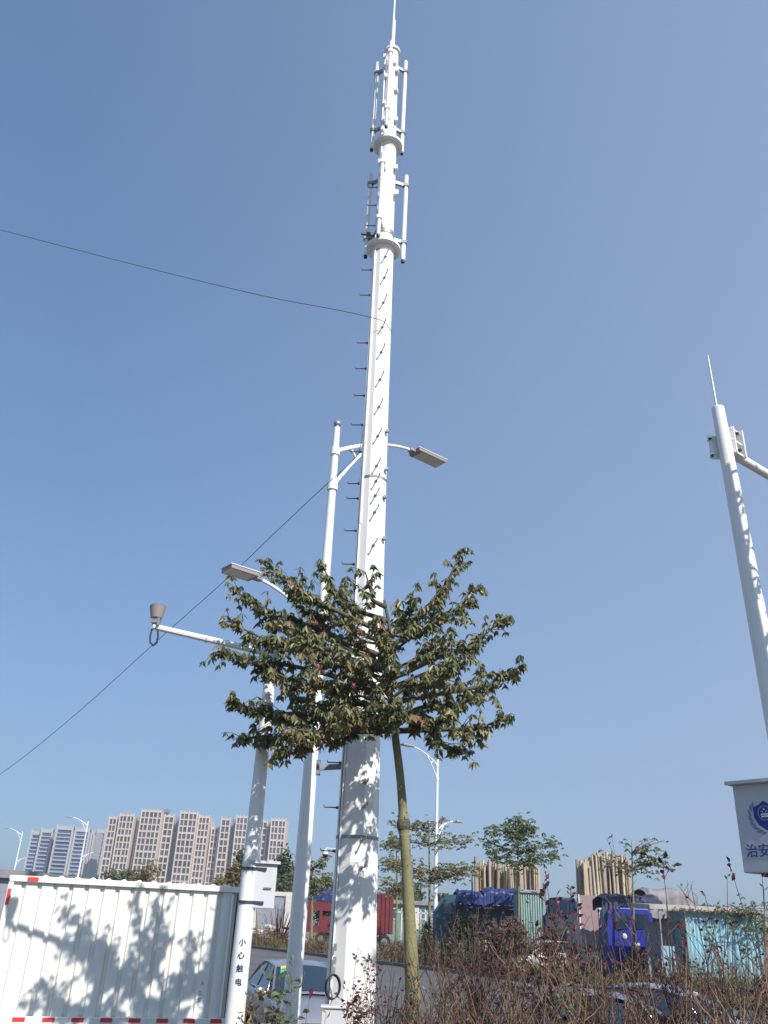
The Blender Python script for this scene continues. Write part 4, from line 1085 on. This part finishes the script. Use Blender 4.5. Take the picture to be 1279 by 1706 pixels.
# teal truck with navy tarp
Y = 48; c = W(820, 1560, Y)
tt = empty('cargo_truck', (c.x, Y, .13), 'teal cargo truck with dark blue tarp below the first timber pole stack', 'truck')
mb = MB(); wb(mb, 748, 868, 1508, 1514, Y, 2.2); wb(mb, 748, 868, 1545, 1553, Y, 2.2)
for px in (750, 776, 806, 836, 862): wb(mb, px, px + 4, 1502, 1550, Y - .03, .1)
mb.build('cargo_bed', TARPD, tt)
mb = MB(); wb(mb, 752, 864, 1512, 1547, Y + .3, 1.6); mb.build('load', DARK, tt)
mb = MB(); q0 = W(745, 1500, Y)
z0 = W(750, 1590, Y).z; z1 = W(750, 1490, Y).z; zm = W(750, 1520, Y).z; xa = W(742, 1520, Y).x; xb = W(760, 1520, Y).x
sec = [(xa - .5, z0), (xa - .5, zm), (xa, z1 - .15), (xa + .3, z1), (xb, z1), (xb, z0)]
for yy in (Y - .02, Y + 2.2): mb.v += [(x, yy, z) for x, z in sec]
mb.f = [tuple(range(6)), tuple(reversed(range(6, 12)))] + [(i, 6 + i, 6 + (i + 1) % 6, (i + 1) % 6) for i in range(6)]; mb.m = [0] * 8
cb = mb.build('cab', TEAL, tt)
mb = MB(); wb(mb, 740, 752, 1505, 1522, Y - .05, .03); mb.build('window', GLASS, cb)
tarp_mesh(761, 806, 1487, 1506, Y - .1, 2.3, 2).build('tarp', TARP, tt, True)
tarp_mesh(806, 868, 1484, 1507, Y - .14, 2.4, 3).build('tarp', TARP, tt, True)
mb = MB(); wb(mb, 750, 866, 1556, 1566, Y + .3, 1.5); mb.build('chassis', DARK, tt)
wheels(tt, [W(757, 1580, Y).x, W(850, 1580, Y).x], Y, 2.1, .42)
# pale green corrugated container
Y = 44; c = W(885, 1560, Y)
pg = empty('steel_container', (c.x, Y, .13), 'pale green corrugated container with rounded top right of the teal truck', 'container')
xa, xb = W(868, 1520, Y).x, W(904, 1520, Y).x; zt_ = W(885, 1483, Y).z
mb = MB(); prof = []; n_ = 9
for i in range(n_):
    x = xa + (xb - xa) * i / n_; w_ = (xb - xa) / n_
    prof += [(x, 0), (x + w_ * .6, 0), (x + w_ * .7, .06), (x + w_ * .95, .06)]
sheet(mb, prof + [(xb, 0)], lambda a, d, z: Vector((a, Y + d, z)), .13, zt_ - .12)
mb.box(((xa + xb) / 2, Y + 1.2, (zt_ - .12 + .13) / 2), (xb - xa - .02, 2.2, zt_ - .3)); mb.build('walls', AQUAP, pg)
mb = MB(); mb.box(((xa + xb) / 2, Y + 1.15, zt_ - .08), (xb - xa + .1, 2.5, .08)); mb.box(((xa + xb) / 2, Y + 1.15, zt_ - .02), (xb - xa - .3, 2.2, .06)); mb.build('roof', GREYW, pg)
# timber pole stacks
def pole_stack(px0, px1, ytop, Y, n, label, seed):
    random.seed(seed); a = W(px0, ytop, Y).x; b_ = W(px1, ytop, Y).x; c = Vector(((a + b_) / 2, Y, .13))
    t = empty('timber_stack', c, label, 'timber stack')
    mb = MB()
    for k in range(n):
        u = (k + random.random()) / n; x = a + (b_ - a) * u; py = ytop + random.gauss(4, 4) + 12 * max(0, u - .75) * 2; z = W(px0 + (px1 - px0) * u, py, Y).z
        y = Y + random.uniform(-.8, .8); lean = (x - c.x) * .08 + random.gauss(0, .05)
        mb.tube([(x - lean, y, .13), (x + lean, y + random.gauss(0, .1), z)], [random.uniform(.06, .13), random.uniform(.04, .10)], 6)
    o = mb.build('poles', WOOD, t); o['kind'] = 'stuff' if n > 100 else 'part'
    if n <= 100: del o['kind']
    mb = MB(); mb.box((c.x, Y - .85, 3), (b_ - a, .05, .08)); mb.box((c.x, Y - .85, 1.6), (b_ - a, .05, .08)); mb.build('tie_rail', DARK, t)
    return t
pole_stack(790, 846, 1437, 58, 70, 'tall upright bundle of pale timber poles above the teal truck', 71)
pole_stack(848, 895, 1440, 57, 60, 'upright timber pole bundle right of the other one, behind the green umbrella-shaped tree', 72)
pole_stack(963, 980, 1434, 52, 24, 'narrow bundle of wide yellow timber poles above the pink board', 73)
pole_stack(983, 1040, 1424, 56, 90, 'large fan of grey and tan poles behind the bright blue small truck', 74)
# pink board
Y = 45; c = W(985, 1530, Y)
pb_ = empty('pink_board', (c.x, Y, .13), 'pale pink upright board left of the bright blue small truck', 'board')
mb = MB(); wb(mb, 967, 1000, 1492, 1600, Y, .12, zmin=.13); mb.build('panel', PINKW, pb_)
mb = MB(); wb(mb, 966, 968, 1490, 1600, Y - .05, .2, zmin=.13); wb(mb, 999, 1001, 1490, 1600, Y - .05, .2, zmin=.13); mb.build('frame', CREAM, pb_)
# dark small truck left of pink board
Y = 47; c = W(935, 1540, Y)
dt_ = empty('delivery_van', (c.x, Y, .13), 'dark violet-blue van half hidden by dark red leaves left of the pink board', 'van')
z0, z1, zm = .5, W(935, 1495, Y).z, W(935, 1525, Y).z; xa, xb = W(908, 1530, Y).x, W(962, 1530, Y).x
sec = [(xa, z0), (xa, zm - .1), (xa + .35, zm), (xa + .6, z1), (xb - .1, z1), (xb, z1 - .15), (xb, z0)]
mb = MB()
for yy in (Y, Y + 1.8): mb.v += [(x, yy, z) for x, z in sec]
mb.f = [tuple(range(7)), tuple(reversed(range(7, 14)))] + [(i, 7 + i, 7 + (i + 1) % 7, (i + 1) % 7) for i in range(7)]; mb.m = [0] * 9
o = mb.build('body', TARPD, dt_); bv = o.modifiers.new('bevel', 'BEVEL'); bv.width = .06; bv.segments = 2
for p0, p1 in ((918, 930), (933, 945), (948, 959)):
    mb = MB(); wb(mb, p0, p1, 1500, 1522, Y - .03, .03); mb.build('window', GLASS, dt_)
wheels(dt_, [xa + .5, xb - .5], Y, 1.8, .35)
# bright blue small truck
Y = 41; c = W(1050, 1560, Y)
bt_ = empty('cargo_truck', (c.x, Y, .13), 'bright blue small cargo truck with dark tarpaulin hood right of the pink board', 'truck')
x0_, x1_ = W(1010, 1540, Y).x, W(1088, 1540, Y).x; zt_ = W(1050, 1494, Y).z; zc_ = W(1050, 1512, Y).z
mb = MB(); sec = [(x0_, .5), (x0_, zc_ - 1.0), (x0_ + .12, zc_ - .15), (x0_ + .35, zc_), (x1_ - .2, zc_), (x1_, zc_ - .2), (x1_, .5)]
for yy in (Y, Y + 1.5): mb.v += [(x, yy, z) for x, z in sec]
mb.f = [tuple(range(7)), tuple(reversed(range(7, 14)))] + [(i, 7 + i, 7 + (i + 1) % 7, (i + 1) % 7) for i in range(7)]; mb.m = [0] * 9
o = mb.build('cab', BLUEV, bt_); bv = o.modifiers.new('bevel', 'BEVEL'); bv.width = .06; bv.segments = 3
mb = MB(); wb(mb, 1022, 1048, 1523, 1548, Y - .03, .04); mb.build('window', GLASS, o)
mb = MB(); wb(mb, 1056, 1080, 1523, 1548, Y - .03, .04); mb.build('window', GLASS, o)
mb = MB(); wb(mb, 1058, 1066, 1571, 1582, Y - .05, .04); mb.build('plate', CREAM, o)
mb = MB(); q = W(1040, 1560, Y); mb.ball((q.x, Y - .02, q.z), .12, 10, 7, (1, .4, 1)); mb.build('headlight', LENS, o, True)
mb = tarp_mesh(1006, 1102, 1494, 1512, Y + .3, 2.2, 5); mb.build('hood', TARPD, bt_, True)
mb = MB(); wb(mb, 1004, 1020, 1498, 1545, Y + .25, .05); mb.build('side_sheet', TEAL, bt_)
wheels(bt_, [x0_ + .4, x1_ - .4], Y, 1.5, .34)
# dark covered load behind, to the right
Y = 46; c = W(1120, 1530, Y)
gl = empty('covered_load', (c.x, Y, .13), 'grey tarpaulin-covered load right of the bright blue small truck', 'covered load')
tarp_mesh(1075, 1160, 1484, 1530, Y, 2.5, 6).build('tarp', ROOFG, gl, True)
mb = MB(); wb(mb, 1080, 1155, 1500, 1600, Y + .2, 2.2, zmin=.13); mb.build('load', DARK, gl)
# aqua stall
Y = 37; c = W(1180, 1560, Y)
aq = empty('aqua_stall', (c.x, Y, .13), 'bright aqua panelled roadside stall with a flat grey canopy at the right', 'stall')
xa, xb = W(1095, 1555, Y).x, W(1268, 1555, Y).x; zt_ = W(1180, 1517, Y).z
mb = MB(); prof = [(xa + (xb - xa) * (.28 + .72 * i / 40), .03 * (i % 2)) for i in range(41)]
sheet(mb, prof, lambda a, d, z: Vector((a, Y + d, z)), .7, zt_ - .05)
xm = xa + (xb - xa) * .28
mb.box(((xm + xb) / 2, Y + 1.2, (zt_ + .7) / 2), (xb - xm - .05, 2.2, zt_ - .8)); mb.build('wall_panels', AQUA, aq)
mb = MB(); mb.box((xa + .45, Y + .3, 1.2), (.55, .05, 1.1)); mb.build('counter_panel', AQUA, aq)
mb = MB(); mb.box(((xa + xm) / 2, Y + 1.6, 1.5), (xm - xa, .06, 2.2)); mb.build('back_wall', GREYW, aq)
mb = MB(); mb.box(((xa + xb) / 2 - .15, Y + 1.0, zt_ + .08), (xb - xa + .3, 2.5, .16), Matrix.Rotation(.03, 3, 'X')); mb.build('canopy', CANOPY, aq)
for x in (xa + .1, xa + (xb - xa) * .27, xb - .05):
    mb = MB(); mb.box((x, Y - .15, zt_ / 2), (.05, .05, zt_)); mb.build('post', GALV, aq)
random.seed(77); mb = MB()
for k in range(220):
    x = random.uniform(xa + .6, xb); mb.leaf((x, Y - .3 + random.gauss(0, .05), zt_ + .0), (random.gauss(0, .4), -.3, random.uniform(-1, .3)), .16, .05)
mb.build('straw_fringe', GRASS, aq)
# dome camera mast peeking left of the tower
Y = 57; q = W(560, 1420, Y)
dc = empty('dome_camera_pole', (q.x, Y, .0), 'small white dome camera on a bent arm peeking out left of the mast', 'camera')
zq = W(560, 1414, Y).z
mb = MB(); mb.tube([(q.x + .1, Y, 0), (q.x + .1, Y, zq + .05)], .06, 8); mb.build('post', WHITE, dc, True)
e_ = W(543, 1413, Y); mb = MB(); mb.tube([(q.x + .1, Y, zq), e_, e_ + Vector((-.03, 0, -.12))], .03, 6); mb.build('arm', WHITE, dc)
mb = MB(); mb.tube([e_ + Vector((-.03, 0, -.1)), e_ + Vector((-.03, 0, -.2)), e_ + Vector((-.03, 0, -.36))], [.09, .19, .19], 12); cm = mb.build('camera_housing', WHITE, dc, 'edge')
mb = MB(); mb.ball(e_ + Vector((-.03, 0, -.38)), .17, 12, 8); mb.build('dome', BLACK, cm, True)

# ================================================================ APARTMENT TOWERS
BY = 600
def apart(name, label, blocks, style, group, Y=BY):
    """blocks: (px0, px1, ytop, setback, kind)"""
    c = W((blocks[0][0] + blocks[-1][1]) / 2, 1500, Y); c.z = 0
    t = empty(name, c, label, 'apartment block', group)
    wall = MB(); side = MB(); wins = []; roofm = MB()
    for (p0, p1, yt, sb, kd_) in blocks:
        zt_ = W((p0 + p1) / 2, yt, Y).z; xa = W(p0, (yt + 1500) / 2, Y).x; xb = W(p1, (yt + 1500) / 2, Y).x
        # pixels lean with height; measure the x at roof level instead
        xa = W(p0, yt, Y).x; xb = W(p1, yt, Y).x
        yf = Y + sb; wd_ = xb - xa; dep = 22 - sb
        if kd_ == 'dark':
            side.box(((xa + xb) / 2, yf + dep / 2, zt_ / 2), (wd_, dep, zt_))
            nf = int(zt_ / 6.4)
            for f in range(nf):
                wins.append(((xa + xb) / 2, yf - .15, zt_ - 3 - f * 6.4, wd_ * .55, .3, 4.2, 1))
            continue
        wall.box(((xa + xb) / 2, yf + dep / 2, zt_ / 2), (wd_, dep, zt_))
        if style == 'beige':
            nb = max(2, round(wd_ / 2.9)); bw = wd_ / nb; fh = 4.25
            for k in range(nb + 1): wall.box((min(xb - .35, max(xa + .35, xa + k * bw)), yf - .5, zt_ / 2 + .6), (.55 if k % 2 else .85, 1.0, zt_ + 1.2 + .01 * k))
            nf = int(zt_ / fh)
            for f in range(nf + 1): wall.box(((xa + xb) / 2, yf - .42, zt_ - f * fh - .3 - .002 * f), (wd_ - .1, .8, .8 if f % 3 else 1.2))
            for f in range(nf):
                for k in range(nb): wins.append((xa + (k + .5) * bw, yf - .1, zt_ - (f + .5) * fh - .3, bw - .8, .24, fh - 1.1, 0))
        else:
            nf = int(zt_ / 2.5); fh = 2.5
            for k in (0, 1): wall.box((xa + .6 + k * (wd_ - 1.2), yf - .6, zt_ / 2 + 1), (1.2, 1.6, zt_ + 2))
            nb = max(1, round(wd_ / 11)); bw = (wd_ - 2.4) / nb
            for k in range(1, nb): wall.box((xa + 1.2 + k * bw, yf - .6, zt_ / 2), (.7, 1.5, zt_))
            wall.box(((xa + xb) / 2, yf - .3, zt_ - .2), (wd_, 1.8, 2.6))
            for f in range(1, nf):
                z = zt_ - .6 - f * fh
                for k in range(nb):
                    wins.append((xa + 1.2 + (k + .5) * bw, yf - .12, z + .3, bw - .7, .2, 1.7, 1))
                    wall.box((xa + 1.2 + (k + .5) * bw, yf - .75, z - .85), (bw - .6, 1.4, .6))
    for (p0, p1, yt) in ROOFS.get(name + label[:8], []):
        a_, b_ = W(p0, yt, Y), W(p1, yt, Y); roofm.box(((a_.x + b_.x) / 2, Y + 9, a_.z), (b_.x - a_.x, 10, 2.2)); roofm.box(((a_.x + b_.x) / 2, Y + 9, a_.z - 3.2), ((b_.x - a_.x) * .7, 7, 4.4))
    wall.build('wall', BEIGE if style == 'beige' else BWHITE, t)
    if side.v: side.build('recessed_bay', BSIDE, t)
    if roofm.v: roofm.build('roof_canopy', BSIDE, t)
    # windows: the first hundred are parts, the rest one part
    wins.sort(key=lambda w_: -(w_[3] * w_[5]))
    sel = wins[:100]; rest = wins[100:]
    gm = [BGLASS, BLGLASS]
    for w_ in sel:
        key = w_[6]
        if key not in UNIT:
            m = MB(); m.box((0, 0, 0), (1, 1, 1)); o_ = m.build('window', gm[key]); UNIT[key] = o_.data; bpy.data.objects.remove(o_)
        o_ = bpy.data.objects.new('window', UNIT[key]); COL.objects.link(o_); o_.parent = t
        o_.location = Vector(w_[:3]) - t.location; o_.scale = w_[3:6]
    if rest:
        m = MB()
        for w_ in rest: m.box(w_[:3], w_[3:6], None, w_[6])
        o_ = m.build('windows', gm, t); o_['kind'] = 'stuff'
    return t
UNIT = {}
ROOFS = {'apartment_towerleft bei': [(202, 212, 1357)], 'apartment_towerbroad be': [(264, 276, 1349)], 'apartment_towerbeige t': [(393, 402, 1358), (443, 455, 1364)]}
BG_ = 'apartment towers on the horizon'
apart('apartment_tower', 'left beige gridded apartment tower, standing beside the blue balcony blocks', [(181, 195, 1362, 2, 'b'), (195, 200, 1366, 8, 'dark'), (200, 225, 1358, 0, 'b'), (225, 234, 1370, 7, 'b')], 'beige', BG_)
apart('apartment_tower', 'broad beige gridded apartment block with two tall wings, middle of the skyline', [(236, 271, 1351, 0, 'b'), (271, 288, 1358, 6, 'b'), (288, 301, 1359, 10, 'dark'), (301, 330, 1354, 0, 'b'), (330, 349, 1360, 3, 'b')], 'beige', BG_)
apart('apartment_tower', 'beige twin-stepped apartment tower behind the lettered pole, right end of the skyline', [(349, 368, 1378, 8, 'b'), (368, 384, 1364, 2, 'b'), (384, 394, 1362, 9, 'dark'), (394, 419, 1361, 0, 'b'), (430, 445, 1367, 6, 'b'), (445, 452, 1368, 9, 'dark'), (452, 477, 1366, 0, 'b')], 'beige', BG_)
BG2 = 'blue balcony blocks on the horizon'
apart('balcony_tower', 'leftmost low blue-glassed balcony block behind the truck corner', [(46, 51, 1391, 6, 'dark'), (51, 69, 1387, 2, 'c'), (69, 90, 1384, 0, 'c')], 'blue', BG2, 640)
apart('balcony_tower', 'wide curved-topped blue and white balcony block right of the leftmost one', [(90, 95, 1386, 8, 'dark'), (95, 124, 1379, 0, 'c'), (124, 150, 1382, 2, 'c'), (150, 157, 1386, 4, 'c')], 'blue', BG2, 630)
apart('balcony_tower', 'slim pale balcony tower squeezed against the left beige tower', [(163, 178, 1385, 0, 'c')], 'blue', BG2, 660)

# ================================================================ OVERHEAD WIRES
def wire(P, label, r=.0055, n=16):
    m = MB(); m.tube(bez(P, n), r, 6, cap=False); tag(m.build('overhead_cable', BLACK, None, True), label, 'cable')
wire([W(-400, 268, 17), W(-180, 338, 15.5), W(0, 383, 14.4), W(220, 440, 13.1), W(430, 491, 12.3), W(560, 516, 11.85), W(618, 529, 11.68), W(637, 535, 11.68), W(648, 546, 11.72), W(653, 556, 11.82)], 'thin black cable crossing the upper left sky to the mast')
wire([W(606, 703, 11.9), W(601, 740, 11.8), W(590, 765, 11.85), W(548, 803, 12.1), W(470, 876, 12.8), W(380, 962, 13.6), W(270, 1060, 15), W(120, 1195, 17.5), W(0, 1290, 20), W(-150, 1390, 24)], 'thin black cable sagging down to the lower left from below the lamp arm')

# ================================================================ HAZE
mb = MB(); mb.box((0, 350, 60), (1000, 740, 122.6))
hz = mb.build('haze', WHITE); tag(hz, kind='stuff', label='thin pale haze in the air', cat='haze')
hm = bpy.data.materials.new('haze_air'); hm.use_nodes = True; n_ = hm.node_tree; n_.nodes.remove(n_.nodes['Principled BSDF'])
pv = n_.nodes.new('ShaderNodeVolumePrincipled'); pv.inputs['Color'].default_value = (.95, .90, 1, 1); pv.inputs['Density'].default_value = .0006; pv.inputs['Anisotropy'].default_value = .3
n_.links.new(pv.outputs[0], n_.nodes['Material Output'].inputs['Volume']); hz.data.materials.clear(); hz.data.materials.append(hm)
